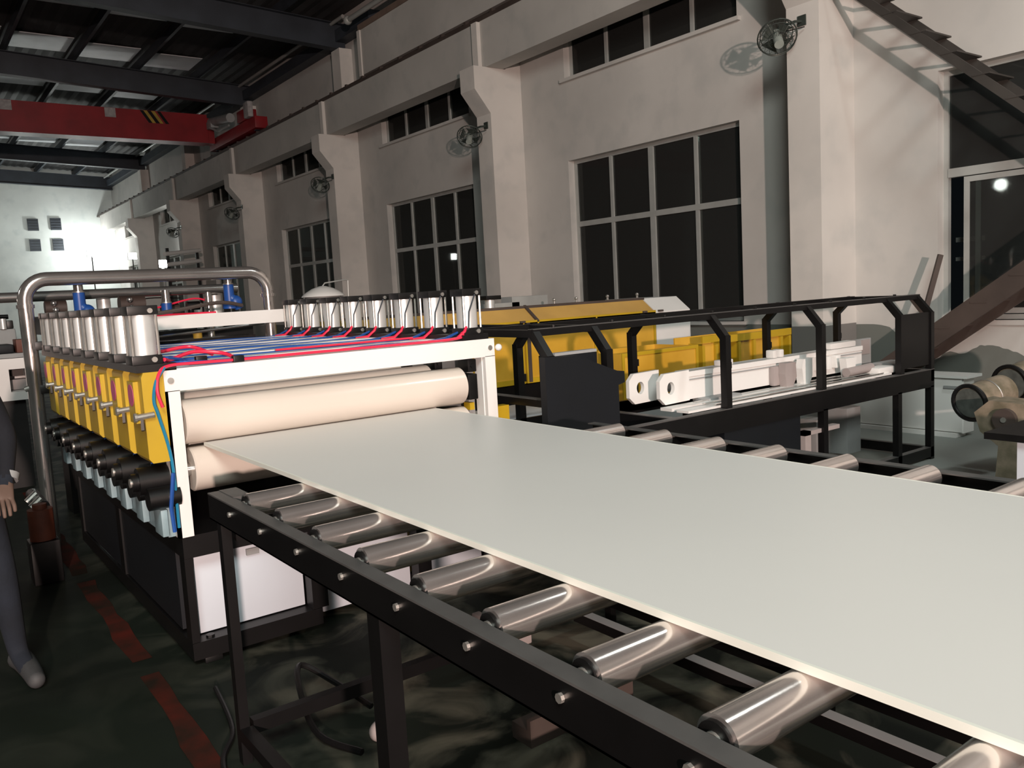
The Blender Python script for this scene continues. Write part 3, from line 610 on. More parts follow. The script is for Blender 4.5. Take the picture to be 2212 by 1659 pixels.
# ============================================================ ROLLER CONVEYOR AND SHEET
t = thing('roller_conveyor', (1.73, 1.0, 0), 'long black roller conveyor with chrome rollers under the plastic sheet', 'conveyor')
YA, YB = -1.6, 2.95
for s, xo, xi in ((1, .83, .872), (-1, 2.64, 2.598)):
    r = M(); xa, xb = sorted((xo, xo+s*.012)); r.box(xa, YA, .868, xb, YB, .955)
    r.build('side_rail', 'black', t, smooth=False)
    xa, xb = sorted((xo+s*.0, xi)); M().box(xa, YA, .955, xb, YB, .96).box(xa, YA, .868, xb, YB, .873).build('rail_flange', 'railtop', t, 'grey top flange', smooth=False)
RY = [1.04+.28*k for k in range(-8, 7)]
proto = None
for yy in RY:
    if proto is None:
        p0 = M().tube([(.888, yy, .945), (.89, yy, .945), (2.578, yy, .945), (2.58, yy, .945)], .0385, 36)
        proto = p0.build('roller', 'chrome', t)
        M().cyl((.880, yy, .945), (.8885, yy, .945), .031, 24).build('end_cap', 'blackpl', proto); M().cyl((2.579, yy, .945), (2.588, yy, .945), .031, 24).build('end_cap', 'blackpl', proto)
        M().cyl((.875, yy, .945), (.882, yy, .945), .016, 14).build('bearing', 'bolt', proto)
        M().cyl((.842, yy, .945), (.889, yy, .945), .008, 10).build('axle', 'bolt', proto); M().cyl((2.58, yy, .945), (2.63, yy, .945), .008, 10).build('axle', 'bolt', proto)
        M().cyl((.823, yy, .925), (.83, yy, .925), .009, 8).build('axle_bolt', 'bolt', proto)
    else: copy_tree(proto, (0, yy-RY[0], 0))
for yy in (2.86, 1.73, .5, -.8):
    for x0 in (.832, 2.59):
        q_ = .02 if yy > 2 else .03; M().box(x0, yy-q_, 0, x0+q_*1.7, yy+q_, .868).build('leg', 'black', t, smooth=False)
    M().box(.88, yy-.02, .10, 2.59, yy+.02, .15).build('cross_brace', 'black', t, smooth=False)
M().box(.88, 2.84, .80, 2.59, 2.88, .868).build('end_crossbar', 'black', t, smooth=False)
for x0 in (.832, 2.36, 2.59): M().box(x0, YA, .09, x0+.045, 2.84, .135).build('lower_rail', 'black', t, smooth=False)
for x0 in (2.358, 2.588): M().box(x0, YA, .135, x0+.05, 2.84, .137).build('lower_rail_lit_top', 'grey', t, smooth=False)  # paler strips paint the light lying on the lower rails
M().box(.87, 2.80, .90, .93, 2.95, .962).build('end_bracket', 'railtop', t, smooth=False)
sh = M(); sh.box(1.09, -1.7, .9855, 2.293, 3.84, 1.0)
so = tag(sh.build('plastic_sheet', 'sheet', smooth=False), 'wide flat pale grey plastic sheet coming out of the rollers onto the conveyor', 'sheet')
M().box(1.083, -1.7, .985, 1.0901, 3.83, 1.0005).build('sheet_edge', 'sheet_edge', so, 'cream cut edge, paled for light passing through', smooth=False)
M().box(2.2929, -1.7, .985, 2.298, 3.83, 1.0005).build('sheet_edge', 'sheet_edge', so, 'cream cut edge, paled for light passing through', smooth=False)
# ============================================================ CUTTING TABLE / SAW CAGE
t = thing('saw_guard_frame', (4.9, 3.95, 0), 'black tubular guard frame and table of the cross-cut saw beside the conveyor', 'machine')
YN, YF = 3.52, 4.37; W_ = .05
def rail(a, b, nm, w_=W_, hh=W_, m='black'): return M().bar(a, b, w_, hh).build(nm, m, t, smooth=False)
M().box(2.70, YN, .61, 6.955, YN+.05, .755).build('table_rail', 'black', t, smooth=False)
M().box(2.70, YN-.001, .755, 6.955, YN+.05, .762).build('rail_top_strip', 'railtop', t, smooth=False)
M().box(3.84, YF, .66, 6.955, YF+.05, .76).build('table_rail', 'black', t, smooth=False)
M().box(3.82, YN+.05, .67, 3.87, YF, .755).build('table_end', 'black', t, smooth=False)
M().box(3.82, YN+.05, .755, 3.87, YF, .76).build('rail_top_strip', 'railtop', t, smooth=False)
M().box(6.905, YN, .66, 6.955, YF, .755).build('table_end', 'black', t, smooth=False)
for x in (6.93, 6.42, 5.40): M().box(x-.03, YN, 0, x+.025, YN+.05, .62).build('leg', 'black', t, smooth=False)
for x in (6.93, 5.9, 4.9, 3.85): M().box(x-.03, YF, 0, x+.025, YF+.05, .7).build('leg', 'black', t, smooth=False)
M().box(5.35, YN, .02, 6.955, YN+.05, .10).build('lower_rail', 'black', t, smooth=False)
M().box(5.35, YN, .10, 6.955, YN+.05, .104).build('rail_top_strip', 'railtop', t, smooth=False)
M().box(6.905, YN, .02, 6.955, YF, .10).build('lower_rail', 'black', t, smooth=False)
M().box(3.85, YF, .05, 6.955, YF+.05, .12).build('lower_rail', 'black', t, smooth=False)
M().box(5.35, YN+.05, .03, 5.4, YF, .10).build('lower_rail', 'black', t, smooth=False)
# posts with the bevelled shoulders, near and far
for x in (2.86, 3.29, 4.33, 5.385, 6.46, 6.93):
    zb = .755 if x > 3.4 else .95
    p = M(); p.box(x-.025, YN, zb, x+.025, YN+.05, 1.235); p.bar((x, YN+.025, 1.22), (x, YN+.15, 1.365), .05, .045, (1, 0, 0))
    p.build('post', 'black', t, smooth=False)
    M().box(x+.024, YN+.01, 1.02, x+.042, YN+.045, 1.06).build('latch', 'blackpl', t, smooth=False) if x > 4 else None
for x in (3.29, 4.33, 5.9, 6.93):
    p = M(); p.box(x-.025, YF, .7 if x > 3.5 else .0, x+.025, YF+.05, 1.25); p.bar((x, YF+.025, 1.235), (x, YF-.11, 1.365), .05, .045, (1, 0, 0))
    p.build('post', 'black', t, smooth=False)
    M().box(x+.024, YF+.01, 1.0, x+.05, YF+.04, 1.05).build('latch', 'blackpl', t, smooth=False)
M().box(2.84, YN+.12, 1.34, 6.955, YN+.17, 1.378).build('top_rail', 'black', t, smooth=False)
M().box(2.84, YN+.12, 1.378, 6.955, YN+.17, 1.382).build('rail_top_strip', 'railtop', t, smooth=False)
M().box(2.84, YF-.14, 1.34, 6.955, YF-.09, 1.38).build('top_rail', 'black', t, smooth=False)
for x in (2.86, 3.29, 6.93): M().box(x-.025, YN+.14, 1.335, x+.025, (5.3 if x < 4 else YF-.1), 1.376).build('top_crossbar', 'black', t, smooth=False)
for x in (4.33, 5.385, 6.46): M().box(x-.02, YN+.14, 1.335, x+.02, YF-.1, 1.36).build('top_crossbar', 'black', t, smooth=False)
for k in range(9): M().cyl((3.0+.45*k, YN+.145, 1.38), (3.0+.45*k, YN+.145, 1.396), .012, 8).build('lug', 'blackpl', t)
M().box(2.84, YN+.05, .95, 2.89, 5.3, .99).build('side_rail', 'black', t, smooth=False)
M().box(2.84, 3.56, .99, 2.89, 5.3, .994).build('rail_top_strip', 'railtop', t, smooth=False)
M().box(2.9, YF, .68, 6.9, YF+.02, .76).build('back_rail', 'black', t, smooth=False)
# dark hood between the first posts
q = M(); q.prism([(2.79, .60), (2.79, 1.235), (3.02, 1.225), (3.32, 1.11), (3.37, 1.105), (3.37, 1.04), (3.32, 1.03), (3.32, .70), (2.95, .60)], 'Y', YN-.03, YN+.02)
q.build('hood_plate', 'navy', t, smooth=False)
M().box(2.93, YN+.055, 1.02, 3.24, YN+.2, 1.225).build('hood', 'navy', t, smooth=False)
M().box(2.93, YN+.055, 1.227, 3.24, YN+.10, 1.243).build('hood_lit_edge', 'grey', t, smooth=False)  # grey strip draws the light caught by the hood's top edge
# end panel on the right
M().box(6.487, YN+.012, .80, 6.903, YN+.03, 1.235).build('end_panel', 'black', t, 'black sheet panel closing the right end', smooth=False)
M().box(6.60, YN+.1, .78, 6.90, YN+.35, .83, .01).build('end_block', 'grey', t, smooth=False)
# lower dark boxes
M().box(4.28, YN+.01, .15, 5.1, YN+.45, .61).build('drive_cabinet', 'navy', t, smooth=False)
M().box(5.17, YN+.02, .1, 5.24, YN+.08, .48).box(5.17, YN+.02, .45, 5.6, YN+.08, .48).build('inner_bracket', 'pink', t, smooth=False)
M().box(3.88, YN+.1, .42, 4.26, YN+.3, .50).cyl((3.95, YN+.15, .55), (4.15, YN+.15, .6), .03, 12).build('gear_motor', 'pink', t)
for x in (5.48, 6.12): M().cyl((x, YN+.3, .60), (x+.22, YN+.3, .63), .02, 10).build('linear_rod', 'chrome', t)
M().box(5.8, YN+.35, .1, 5.95, YN+.5, .45, .01).build('counterweight', 'grey', t); M().box(6.15, YN+.3, .12, 6.35, YN+.5, .5, .01).build('counterweight', 'grey', t)
# -------- saw carriage: white beam, octagonal cheeks, rails
t2 = thing('saw_carriage', (5.2, 3.9, .76), 'white steel saw carriage beam with octagonal cheek plates inside the black frame', 'machine')
M().box(4.30, 3.85, .80, 6.42, 3.95, .955).box(4.30, 3.84, .955, 6.42, 3.96, .99).build('carriage_beam', 'white', t2, smooth=False)
M().box(4.30, 3.843, .93, 6.42, 3.85, .938).build('beam_groove', 'grey', t2, smooth=False)
def cheek(yc, xo):
    m = M(); ox, cz = xo+.125, .90; out = []; n_ = 24
    P8 = [(xo, .84), (xo, .955), (xo+.045, 1.0), (xo+.285, 1.005), (xo+.285, .80), (xo+.05, .795)]
    hole = [(ox-.02+.035*math.cos(2*math.pi*i/n_), cz+.042*math.sin(2*math.pi*i/n_)) for i in range(n_)]
    # bridge outline and hole into faces by radial matching
    hx, hz = ox-.02, cz
    def hit(a):
        best = None; d = (math.cos(a), math.sin(a))
        for i in range(6):
            p, q_ = P8[i], P8[(i+1) % 6]; ex, ez = q_[0]-p[0], q_[1]-p[1]; den = d[0]*ez-d[1]*ex
            if abs(den) < 1e-9: continue
            s_ = ((p[0]-hx)*ez-(p[1]-hz)*ex)/den; u_ = ((p[0]-hx)*d[1]-(p[1]-hz)*d[0])/den
            if s_ > 0 and -1e-6 <= u_ <= 1+1e-6 and (best is None or s_ < best): best = s_
        return (hx+d[0]*best, hz+d[1]*best)
    angs = sorted([2*math.pi*i/n_ for i in range(n_)]+[math.atan2(p[1]-hz, p[0]-hx) % (2*math.pi) for p in P8])
    O = [hit(a) for a in angs]; I = [(hx+.035*math.cos(a), hz+.042*math.sin(a)) for a in angs]; k = len(angs)
    vs = [(p[0], yc, p[1]) for p in O]+[(p[0], yc, p[1]) for p in I]+[(p[0], yc+.03, p[1]) for p in O]+[(p[0], yc+.03, p[1]) for p in I]
    fs = []
    for i in range(k):
        j = (i+1) % k; fs += [(i, j, k+j, k+i), (2*k+i, 3*k+i, 3*k+j, 2*k+j), (i, 2*k+i, 2*k+j, j), (k+i, k+j, 3*k+j, 3*k+i)]
    m.add(vs, fs).build('cheek_plate', 'white', t2, 'white octagonal plate with a round hole', smooth=False)
cheek(3.82, 4.0); cheek(4.02, 3.92)
M().cyl((4.22, 3.86, .90), (4.22, 4.02, .90), .045, 18).build('pivot_tube', 'grey', t2)
M().box(4.0, YN+.06, .765, 5.5, YN+.16, .78).box(4.0, YN+.2, .765, 5.5, YN+.30, .785).box(5.5, YN+.06, .765, 6.4, YN+.13, .778).build('guide_rail', 'white', t2, smooth=False)
for k in range(3): M().box(4.28, YN+.07+k*.09, .782, 6.3, YN+.09+k*.09, .79).build('rail_edge', 'steel', t2, smooth=False)
M().box(4.40, 3.75, .70, 4.75, 3.9, .80, .01).build('motor_box', 'grey', t2)
M().box(5.18, 3.80, .79, 5.42, 3.85, .94, .02).build('clamp_block', 'pink', t2)
for x0 in (4.92, 5.00): M().box(x0-.25, 3.87, .99, x0-.19, 3.93, 1.03, .008).build('stop_block', 'white', t2)
for x0 in (5.26, 5.34): M().box(x0, 3.86, .99, x0+.05, 3.93, 1.05, .01).build('stop_block', 'white', t2)
M().prism([(5.24, .96), (5.36, .96), (5.37, .85), (5.32, .775), (5.25, .775), (5.23, .88)], 'Y', 3.74, 3.80).build('clamp_arm', 'pink', t2, smooth=False)
M().prism([(5.46, .97), (5.60, .97), (5.58, .86), (5.53, .775), (5.46, .775), (5.44, .9)], 'Y', 3.74, 3.80).build('clamp_arm', 'white', t2, smooth=False)
for k in range(4): M().box(5.62+.12*k, 3.80, .85, 5.68+.12*k, 3.85, .95, .004).build('valve_block', 'white', t2)
M().box(6.0, 3.86, .99, 6.36, 3.95, 1.04, .015).build('top_cover', 'white', t2)
M().cyl((5.95, 3.70, .82), (6.3, 3.70, .83), .035, 16).build('side_motor', 'pink', t2)
M().box(6.25, YN+.08, .77, 6.50, YN+.22, .83, .02).build('end_stop', 'white', t2)
M().prism([(5.95, .93), (6.1, .93), (6.06, .775), (5.98, .775)], 'Y', 3.70, 3.76).build('clamp_arm', 'white', t2, smooth=False)
M().box(6.50, 3.95, .82, 6.73, 3.98, 1.03).build('control_box', 'grey', t2, smooth=False)
M().box(6.58, 3.94, .90, 6.70, 3.952, 1.02).build('label_plate', 'pink', t2, 'pinkish plate on the grey control box', smooth=False)
# pale parts on the ground by the hood
q = tag(M().prism([(2.72, .50), (3.3, .56), (3.42, .61), (3.42, .64), (2.72, .64)], 'Y', 3.15, 3.48).box(3.0, 3.2, .05, 3.25, 3.45, .5).build('feed_table', 'pink', smooth=False), 'pinkish grey metal feed table under the black hood, behind the sheet', 'table')
q = tag(M().box(2.69, 3.90, .74, 2.835, 3.96, .945).box(2.72, 3.92, 0, 2.76, 3.94, .74).build('yellow_box', 'yellow', smooth=False), 'bright yellow metal box beside the right post of the haul-off', 'box')
q = tag(M().box(2.95, 4.6, 0, 4.0, 5.2, .72, .01).build('white_cabinet', 'whiteb'), 'low white cabinet behind the black rails, right of the yellow box', 'cabinet')
# ============================================================ YELLOW GUARDED MACHINE
t = thing('yellow_guarded_machine', (5.2, 6.9, 0), 'long machine with amber see-through guards and a white end housing behind the saw', 'machine')
YM = 6.5
def panel(x0, x1, z0, z1, mm='amber'):
    p = M().box(x0, YM, z0, x1, YM+.02, z1).build('guard_panel', mm, t, smooth=False)
    f_ = M().frame_y(YM-.012, YM, x0, x1, z0, z1, .03, .05)
    f_.build('panel_frame', 'yellow', p, smooth=False)
xs = [3.25, 4.05, 4.95, 5.9, 6.78]
for a, b_ in zip(xs[:-1], xs[1:]): panel(a+.01, b_-.01, .69, 1.28)
for a, b_ in ((3.25, 5.12), (5.14, 6.775)):
    p = M().add([(a, YM, 1.28), (b_, YM, 1.28), (b_, YM+.2, 1.43), (a, YM+.2, 1.43), (a, YM+.02, 1.265), (b_, YM+.02, 1.265), (b_, YM+.22, 1.415), (a, YM+.22, 1.415)], [(0, 1, 2, 3), (7, 6, 5, 4), (0, 4, 5, 1), (1, 5, 6, 2), (2, 6, 7, 3), (3, 7, 4, 0)]).build('sloped_guard', 'amberhi', t, 'pale amber sloped guard', smooth=False)
    M().box(a, YM-.012, 1.262, b_, YM+.004, 1.30).build('edge_strip', 'yellow', p, smooth=False)
M().bar((5.13, YM-.01, 1.285), (5.13, YM+.2, 1.44), .03, .02).build('divider', 'brown', t, smooth=False)
M().box(3.2, YM+.18, 1.415, 6.8, YM+.26, 1.44).box(4.98, YM-.02, .7, 5.02, YM, 1.28).build('guard_frame', 'brown', t, smooth=False)
M().box(3.2, YM+.22, .69, 6.78, YM+.9, 1.41).build('body', 'yellow', t, smooth=False)
M().prism([(YM, .5), (YM, 1.28), (YM+.2, 1.43), (YM+.8, 1.43), (YM+.9, 1.3), (YM+.9, .5)], 'X', 6.79, 7.34).build('end_housing', 'white', t, 'white enamelled end housing', smooth=False)
M().box(3.2, YM-.01, .0, 6.9, YM+.9, .68).build('base', 'black', t, smooth=False)
M().box(3.6, YM-.03, .1, 4.9, YM-.01, .5).build('base_door', 'whiteb', t, smooth=False)
c = M().cyl((4.78, YM+.3, 1.43), (4.78, YM+.3, 1.52), .05, 16).build('air_cylinder', 'alu', t); M().box(4.70, YM+.24, 1.52, 4.88, YM+.36, 1.56, .005).build('end_cap', 'blackpl', c)
M().box(5.5, YM+.9, 1.2, 6.0, YM+1.1, 1.53).box(5.2, YM+.9, 1.2, 5.6, YM+1.1, 1.47).build('rear_box', 'grey', t, smooth=False)
for x in (5.55, 5.85, 6.3, 6.75): M().cyl((x, YM+.24, 1.44), (x, YM+.24, 1.475), .012, 8).sphere((x, YM+.24, 1.48), .018, 8, 6).build('lug', 'bolt', t)
for x in (4.93, 6.60, 6.85): M().box(x-.03, YM-.03, 1.28, x+.03, YM+.0, 1.30).build('hinge', 'brown', t, smooth=False)
# lower amber guards in front
t = thing('amber_guard_box', (5.27, 5.0, 0), 'amber see-through guard box standing in front of the long guarded machine', 'guard')
p = M().box(4.80, 5.0, .60, 5.73, 5.015, 1.035).build('guard_panel', 'amber', t, smooth=False)
M().frame_y(4.99, 5.0, 4.8, 5.73, .6, 1.035, .03).build('panel_frame', 'yellow', p, smooth=False)
p = M().box(5.71, 5.015, .60, 5.725, 5.5, 1.03).box(4.80, 5.015, .60, 4.815, 5.5, 1.03).box(4.8, 5.5, .6, 5.725, 5.515, 1.03).build('side_panel', 'amber', t, smooth=False)
M().box(4.85, 5.05, .0, 5.68, 5.45, .6).build('stand', 'grey', t, smooth=False)
t = thing('slotted_yellow_guard', (6.45, 5.0, 0), 'yellow slotted guard rack with upright dividers against the far column', 'guard')
for k, x in enumerate((5.80, 5.98, 6.30, 6.52, 6.73, 6.94, 7.07)): M().box(x, 5.004, .70, x+.035, 5.325, 1.015).build('divider', 'yellow', t, smooth=False)
M().box(5.8, 5.0, 1.04, 6.12, 5.02, 1.10).box(6.12, 5.0, 1.02, 7.105, 5.03, 1.085).build('top_rail', 'yellow', t, smooth=False)
M().box(5.8, 5.33, .7, 7.1, 5.345, 1.08).build('back_panel', 'amber', t, smooth=False)
for x0, x1 in ((5.835, 5.98), (6.335, 6.52), (6.555, 6.73), (6.765, 6.94)): M().box(x0, 5.03, .7, x1, 5.04, 1.03).build('infill_panel', 'amber', t, smooth=False)
M().box(5.8, 5.02, .0, 7.1, 5.34, .70).build('stand', 'grey', t, smooth=False)
# parasol-like lamp cover behind the right cylinders
t = thing('conical_hopper_lid', (3.9, 9.0, 0), 'pale conical lid with a wire handle above the row of right-hand cylinders', 'lid')
c = Vector((4.02, 9.0, 1.66)); m_ = M(); n_ = 28; vs = [(c.x, c.y, 1.77)]
prof = [(.04, 1.765), (.12, 1.74), (.19, 1.70), (.235, 1.665), (.24, 1.65)]
for rr_, z in prof: vs += [(c.x+rr_*math.cos(2*math.pi*j/n_), c.y+rr_*math.sin(2*math.pi*j/n_), z) for j in range(n_)]
fs = [(0, 1+j, 1+(j+1) % n_) for j in range(n_)]
for i in range(4):
    for j in range(n_): fs.append((1+i*n_+j, 1+(i+1)*n_+j, 1+(i+1)*n_+(j+1) % n_, 1+i*n_+(j+1) % n_))
fs.append(tuple(range(1+4*n_, 1+5*n_)))
m_.add(vs, fs).build('cone', 'white', t)
M().tube([(4.02, 9, 1.765), (4.05, 9, 1.80), (4.30, 9, 1.83), (4.34, 9, 1.82), (4.33, 9, 1.60)], .008, 8).build('handle', 'frame', t)
M().cyl((4.02, 9, 0), (4.02, 9, 1.65), .2, 24).build('hopper_body', 'grey', t)
# ============================================================ RIGHT SIDE BY THE WALL
t = thing('white_wall_cabinet', (8.0, 4.4, 0), 'low white two-door cabinet against the wall under the stair', 'cabinet')
M().box(7.95, 3.75, .04, 8.15, 5.0, .56).box(7.9, 3.7, .56, 8.2, 5.05, .585).box(7.9, 3.8, 0, 8.1, 4.9, .04).build('carcass', 'white', t, smooth=False)
for y0, y1 in ((4.36, 4.98), (3.76, 4.34)):
    d = M().box(7.93, y0, .05, 7.95, y1, .555, .003).build('door', 'white', t)
    M().box(7.915, (y0+.02 if y0 < 4 else y0+.03), .46, 7.93, (y0+.16), .485).build('handle', 'grey', d, smooth=False)
t = thing('tube_grinder', (6.4, 2.7, 0), 'old beige machine with two round ribbed drums at the right edge', 'machine')
def drum(x, y, z, r, L_):
    ax = Vector((.96, -.16, .12)).normalized(); c = Vector((x, y, z))
    d = M().tube([c, c+ax*L_], r*.93, 30).build('drum', 'beige', t)
    M().ring(c, ax, r*.95, r*.12, 30, 8).build('rim', 'blackpl', d, 'black rubber rim')
    M().cyl(c-ax*.004, c+ax*.004, r*.8, 28).build('drum_face', 'stone', d)
    M().ring(c+ax*L_*.5, ax, r*.96, r*.04, 30, 6).build('hoop', 'bolt', d)
drum(6.28, 2.92, .60, .135, .38); drum(6.7, 2.82, .70, .14, .4); drum(7.15, 2.75, .76, .12, .35)
q = M(); q.prism([(2.3, .1), (2.3, .60), (2.45, .66), (2.66, .67), (2.76, .58), (2.72, .45), (2.6, .36), (2.62, .1)], 'X', 6.0, 6.25); q.build('head_casting', 'beige', t, smooth=True)
M().cyl((5.96, 2.55, .55), (6.0, 2.55, .55), .075, 20).build('hub', 'brown', t)
M().cyl((5.95, 2.55, .55), (5.96, 2.55, .55), .018, 10).build('hub_screw', 'bolt', t)
M().box(6.25, 2.2, .1, 7.4, 2.7, .45).build('bed', 'brown', t, smooth=False)
M().box(6.1, 2.0, 0, 7.4, 2.6, .1).build('foot', 'brown', t, smooth=False)
M().box(6.0, 1.9, .60, 6.8, 2.4, .66, .01).build('motor_mount', 'beige', t)
t = thing('white_tool_cabinet', (4.85, 1.75, 0), 'white cabinet with a dark top at the right edge, beyond the conveyor rail', 'cabinet')
M().box(4.55, 1.2, .05, 5.1, 1.88, .70).build('body', 'whiteb', t, smooth=False)
M().box(4.5, 1.15, .70, 5.15, 2.02, .735).build('worktop', 'blackpl', t, smooth=False)
M().box(4.6, 1.25, 0, 5.05, 1.85, .05).build('plinth', 'blackpl', t, smooth=False)
# ============================================================ FAR END CLUTTER AND WORK LAMPS
def worklamp(x, y, z, lab, s=.14):
    t = thing('work_lamp', (x, y, 0), lab, 'lamp', 'bright work lamps at the far end of the hall')
    M().cyl((x, y, 0), (x, y, z-.1), .025, 8).box(x-.3, y-.02, 0, x+.3, y+.02, .03).box(x-.02, y-.3, 0, x+.02, y+.3, .03).build('stand', 'blackpl', t)
    M().box(x-s*1.2, y, z-s, x+s*1.2, y+.1, z+s).build('housing', 'blackpl', t, smooth=False)
    M().box(x-s*1.1, y-.01, z-s*.9, x+s*1.1, y, z+s*.9).build('lens', 'bulbs', t, 'glowing lens', smooth=False)
worklamp(7.55, 40.8, 4.2, 'bright work lamp on a tall stand right in front of the white far wall', .16)
worklamp(8.2, 36.3, 3.8, 'bright work lamp on a stand by the windows, second from the far wall', .14)
t = thing('square_lamp', (5.15, 20.0, 0), 'small square lit lamp on a post above the pipe arch', 'lamp')
x, y, z = 5.15, 20.0, 2.63
M().box(x-.085, y, z-.085, x+.085, y+.05, z+.085, .02).build('lens', 'bulbs', t, 'glowing square lens'); M().cyl((x, y+.06, 0), (x, y+.06, z), .03, 8).build('post', 'grey', t)
t = thing('tube_rack', (7.2, 25, 0), 'dim rack of bright steel tubes on posts left of the fourth column', 'rack')
for z in (2.95, 3.25): M().cyl((6.4, 24.6, z-.12), (7.6, 25.4, z+.02), .06, 10).build('tube', 'white', t)
for x, y in ((6.5, 24.72), (7.5, 25.38)): M().box(x-.04, y-.04, 0, x+.04, y+.04, 3.3).build('post', 'blackpl', t, smooth=False)
t = thing('hanging_lamp', (-2.5, 8.9, 3.6), 'bright hanging lamp mirrored in the right window pane', 'lamp')
M().sphere((-2.5, 8.9, 3.36), .13).build('bulb', 'bulb', t, 'glowing bulb'); M().cyl((-2.5, 8.9, 3.46), (-2.5, 8.9, 7.8), .012, 6).build('cord', 'black', t)
M().cyl((-2.5, 8.9, 3.48), (-2.5, 8.9, 3.56), .2, 20, .05).build('shade', 'grey', t)
# ============================================================ THINGS ON THE FLOOR UNDER THE CONVEYOR
t = thing('floor_bracket', (2.15, 3.0, 0), 'pinkish grey steel bracket lying on the floor under the conveyor', 'bracket')
M().box(1.95, 2.95, 0, 2.2, 3.12, .05, .006).build('plate', 'pink', t); M().box(1.98, 3.0, .05, 2.02, 3.1, .16, .004).build('upright', 'pink', t)
t = thing('steel_channel', (2.0, 2.3, 0), 'dark steel channel lying across the floor beneath the rollers', 'channel')
M().box(1.65, 2.25, 0, 2.15, 2.36, .06).box(1.65, 2.25, .06, 2.15, 2.27, .1).build('profile', 'brown', t, smooth=False)
q = tag(M().tube(sm([(1.18, 2.62, .012), (1.10, 2.80, .03), (1.12, 3.0, .10), (1.2, 3.2, .13), (1.3, 3.1, .06), (1.36, 2.9, .012)]), .012, 8).build('rubber_hose', 'black'), 'black rubber hose looped on the floor behind the first conveyor leg', 'hose')
q = tag(M().sphere((1.28, 2.66, .04), .04, 14, 10, (1.2, .9, 1)).build('castor', 'pink'), 'small pale round castor on the floor near the black hose', 'castor')
q = tag(M().tube(sm([(.94, 3.5, .012), (.88, 3.1, .012), (.78, 2.9, .012), (.72, 2.6, .012), (.62, 2.3, .012)]), .010, 8).build('power_cable', 'black'), 'black power cable trailing over the orange floor line', 'cable')
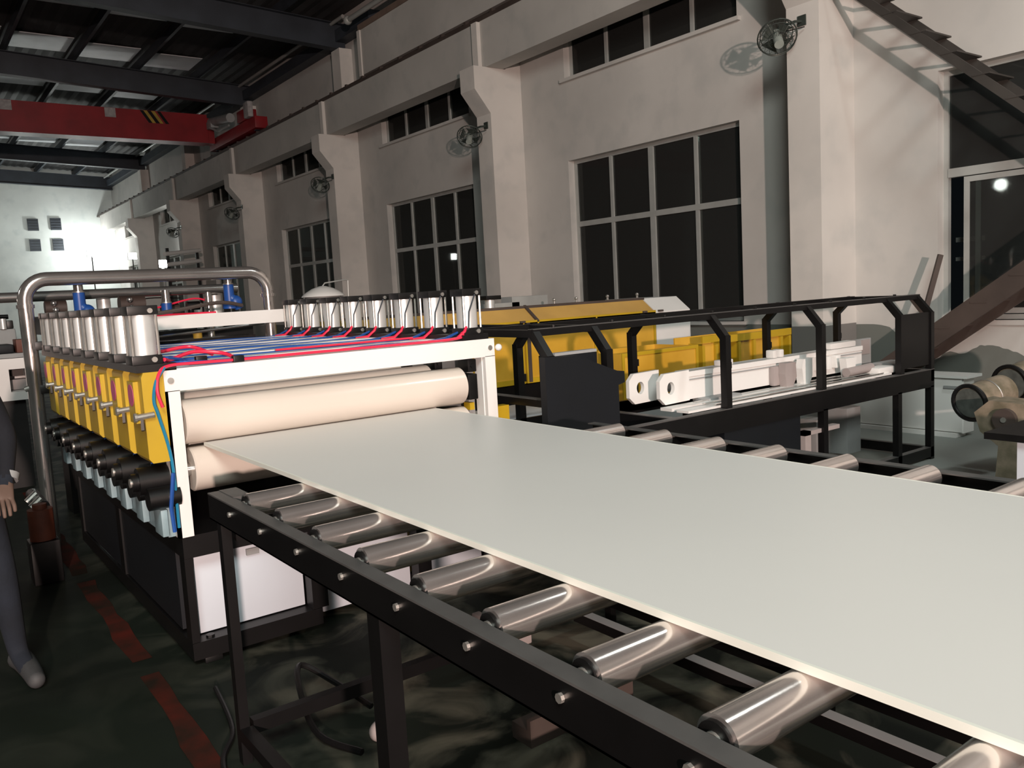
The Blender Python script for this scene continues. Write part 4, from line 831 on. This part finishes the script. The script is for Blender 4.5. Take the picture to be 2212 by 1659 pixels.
# ============================================================ PERSON at the left edge
def person():
    me = bpy.data.meshes.new('person'); o = bpy.data.objects.new('person', me); COL.objects.link(o)
    V = {'pel': ((.13, 4.33, .93), .15), 'bel': ((.13, 4.33, 1.05), .15), 'che': ((.13, 4.31, 1.24), .165), 'nek0': ((.13, 4.30, 1.38), .10), 'nek': ((.13, 4.28, 1.44), .055),
         'hd0': ((.13, 4.26, 1.50), .075), 'hd1': ((.13, 4.25, 1.58), .095), 'hd2': ((.13, 4.25, 1.66), .07),
         'hR': ((.23, 4.32, .86), .10), 'kR': ((.285, 4.27, .48), .068), 'aR': ((.315, 4.30, .10), .043), 'fR': ((.34, 4.19, .045), .04), 'tR': ((.355, 4.12, .035), .03),
         'hL': ((.03, 4.33, .86), .10), 'kL': ((.0, 4.27, .48), .068), 'aL': ((-.02, 4.34, .10), .043), 'fL': ((-.03, 4.23, .045), .04), 'tL': ((-.035, 4.16, .035), .03),
         'sR': ((.29, 4.31, 1.33), .065), 'eR': ((.37, 4.30, 1.08), .05), 'wR': ((.335, 4.17, .89), .032), 'pR': ((.32, 4.12, .86), .036),
         'sL': ((-.04, 4.31, 1.33), .065), 'eL': ((-.10, 4.34, 1.07), .05), 'wL': ((-.08, 4.22, .88), .032), 'pL': ((-.075, 4.17, .85), .036)}
    E = [('pel', 'bel'), ('bel', 'che'), ('che', 'nek0'), ('nek0', 'nek'), ('nek', 'hd0'), ('hd0', 'hd1'), ('hd1', 'hd2'), ('pel', 'hR'), ('hR', 'kR'), ('kR', 'aR'), ('aR', 'fR'), ('fR', 'tR'),
         ('pel', 'hL'), ('hL', 'kL'), ('kL', 'aL'), ('aL', 'fL'), ('fL', 'tL'), ('nek0', 'sR'), ('sR', 'eR'), ('eR', 'wR'), ('wR', 'pR'), ('nek0', 'sL'), ('sL', 'eL'), ('eL', 'wL'), ('wL', 'pL')]
    for s_, px_ in (('R', 'pR'), ('L', 'pL')):
        base = Vector(V[px_][0])
        for k, (dx, ln_) in enumerate(((-.026, .062), (-.009, .072), (.009, .068), (.026, .054))):
            a = base+Vector((dx, -.025, -.022)); b_ = a+Vector((dx*.15, -ln_*.55, -ln_*.45)); c_ = b_+Vector((0, -ln_*.1, -ln_*.5))
            V['f%s%da' % (s_, k)] = (a, .0095); V['f%s%db' % (s_, k)] = (b_, .009); V['f%s%dc' % (s_, k)] = (c_, .0075)
            E += [(px_, 'f%s%da' % (s_, k)), ('f%s%da' % (s_, k), 'f%s%db' % (s_, k)), ('f%s%db' % (s_, k), 'f%s%dc' % (s_, k))]
        sx = -1 if s_ == 'R' else 1
        a = base+Vector((sx*.035, -.012, .005)); b_ = a+Vector((sx*.014, -.035, -.012)); V['t%sa' % s_] = (a, .011); V['t%sb' % s_] = (b_, .009)
        E += [(px_, 't%sa' % s_), ('t%sa' % s_, 't%sb' % s_)]
    K = list(V); org = Vector((.13, 4.3, 0))
    me.from_pydata([Vector(V[k][0])-org for k in K], [(K.index(a), K.index(b_)) for a, b_ in E], [])
    o.location = org
    sk = o.modifiers.new('skin', 'SKIN'); sk.use_smooth_shade = True
    for i, k in enumerate(K):
        rr_ = V[k][1]; me.skin_vertices[0].data[i].radius = (rr_*(1.25 if k in ('pel', 'bel', 'che') else 1), rr_*(.85 if k in ('pel', 'bel', 'che') else 1)); me.skin_vertices[0].data[i].use_root = (k == 'pel')
    ss = o.modifiers.new('sub', 'SUBSURF'); ss.levels = 2; ss.render_levels = 2
    dg = bpy.context.evaluated_depsgraph_get(); nm = bpy.data.meshes.new_from_object(o.evaluated_get(dg))
    o.modifiers.clear(); o.data = nm; nm.materials.clear()
    for m_ in ('jacket', 'jeans', 'skin'): nm.materials.append(MT[m_])
    for p in nm.polygons:
        c_ = p.center+org; i = 0
        if c_.z < .93 and abs(c_.x-.13) < .33: i = 1
        if c_.z > 1.42: i = 2
        if c_.y < 4.22 and .70 < c_.z < .90: i = 2
        p.material_index = i
    return o
pr = tag(person(), 'person in a dark jacket and faded jeans standing at the left edge', 'person')
for sx in (.335, -.03):
    M().tube(sm([(sx-.012, 4.37, .05), (sx, 4.28, .052), (sx+.012, 4.17, .045), (sx+.018, 4.08, .037)]), .050, 14, .036).sphere((sx+.018, 4.08, .037), .036, 14, 8).build('shoe', 'shoe', pr)
hb = M(); hb.sphere((.13, 4.292, 1.652), .105, 18, 12, (.9, 1.0, .9)); hb.build('hair', 'hair', pr)
for sx in (-1, 1):
    M().sphere((.13+sx*.034, 4.157, 1.595), .012, 8, 6).build('eye', 'paper', pr)
    M().sphere((.13+sx*.098, 4.255, 1.575), .025, 8, 6, (.4, .8, 1.2)).build('ear', 'skin', pr)
M().prism([(4.165, 1.60), (4.13, 1.56), (4.165, 1.555)], 'X', .118, .142).build('nose', 'skin', pr)
M().box(.108, 4.156, 1.525, .152, 4.170, 1.534, .002).build('mouth', 'magenta', pr, 'lips')
M().tube([(.345, 4.20, .905), (.353, 4.215, .93)], .044, 16, .046).build('cuff', 'grey', pr, 'pale turned-back jacket cuff')
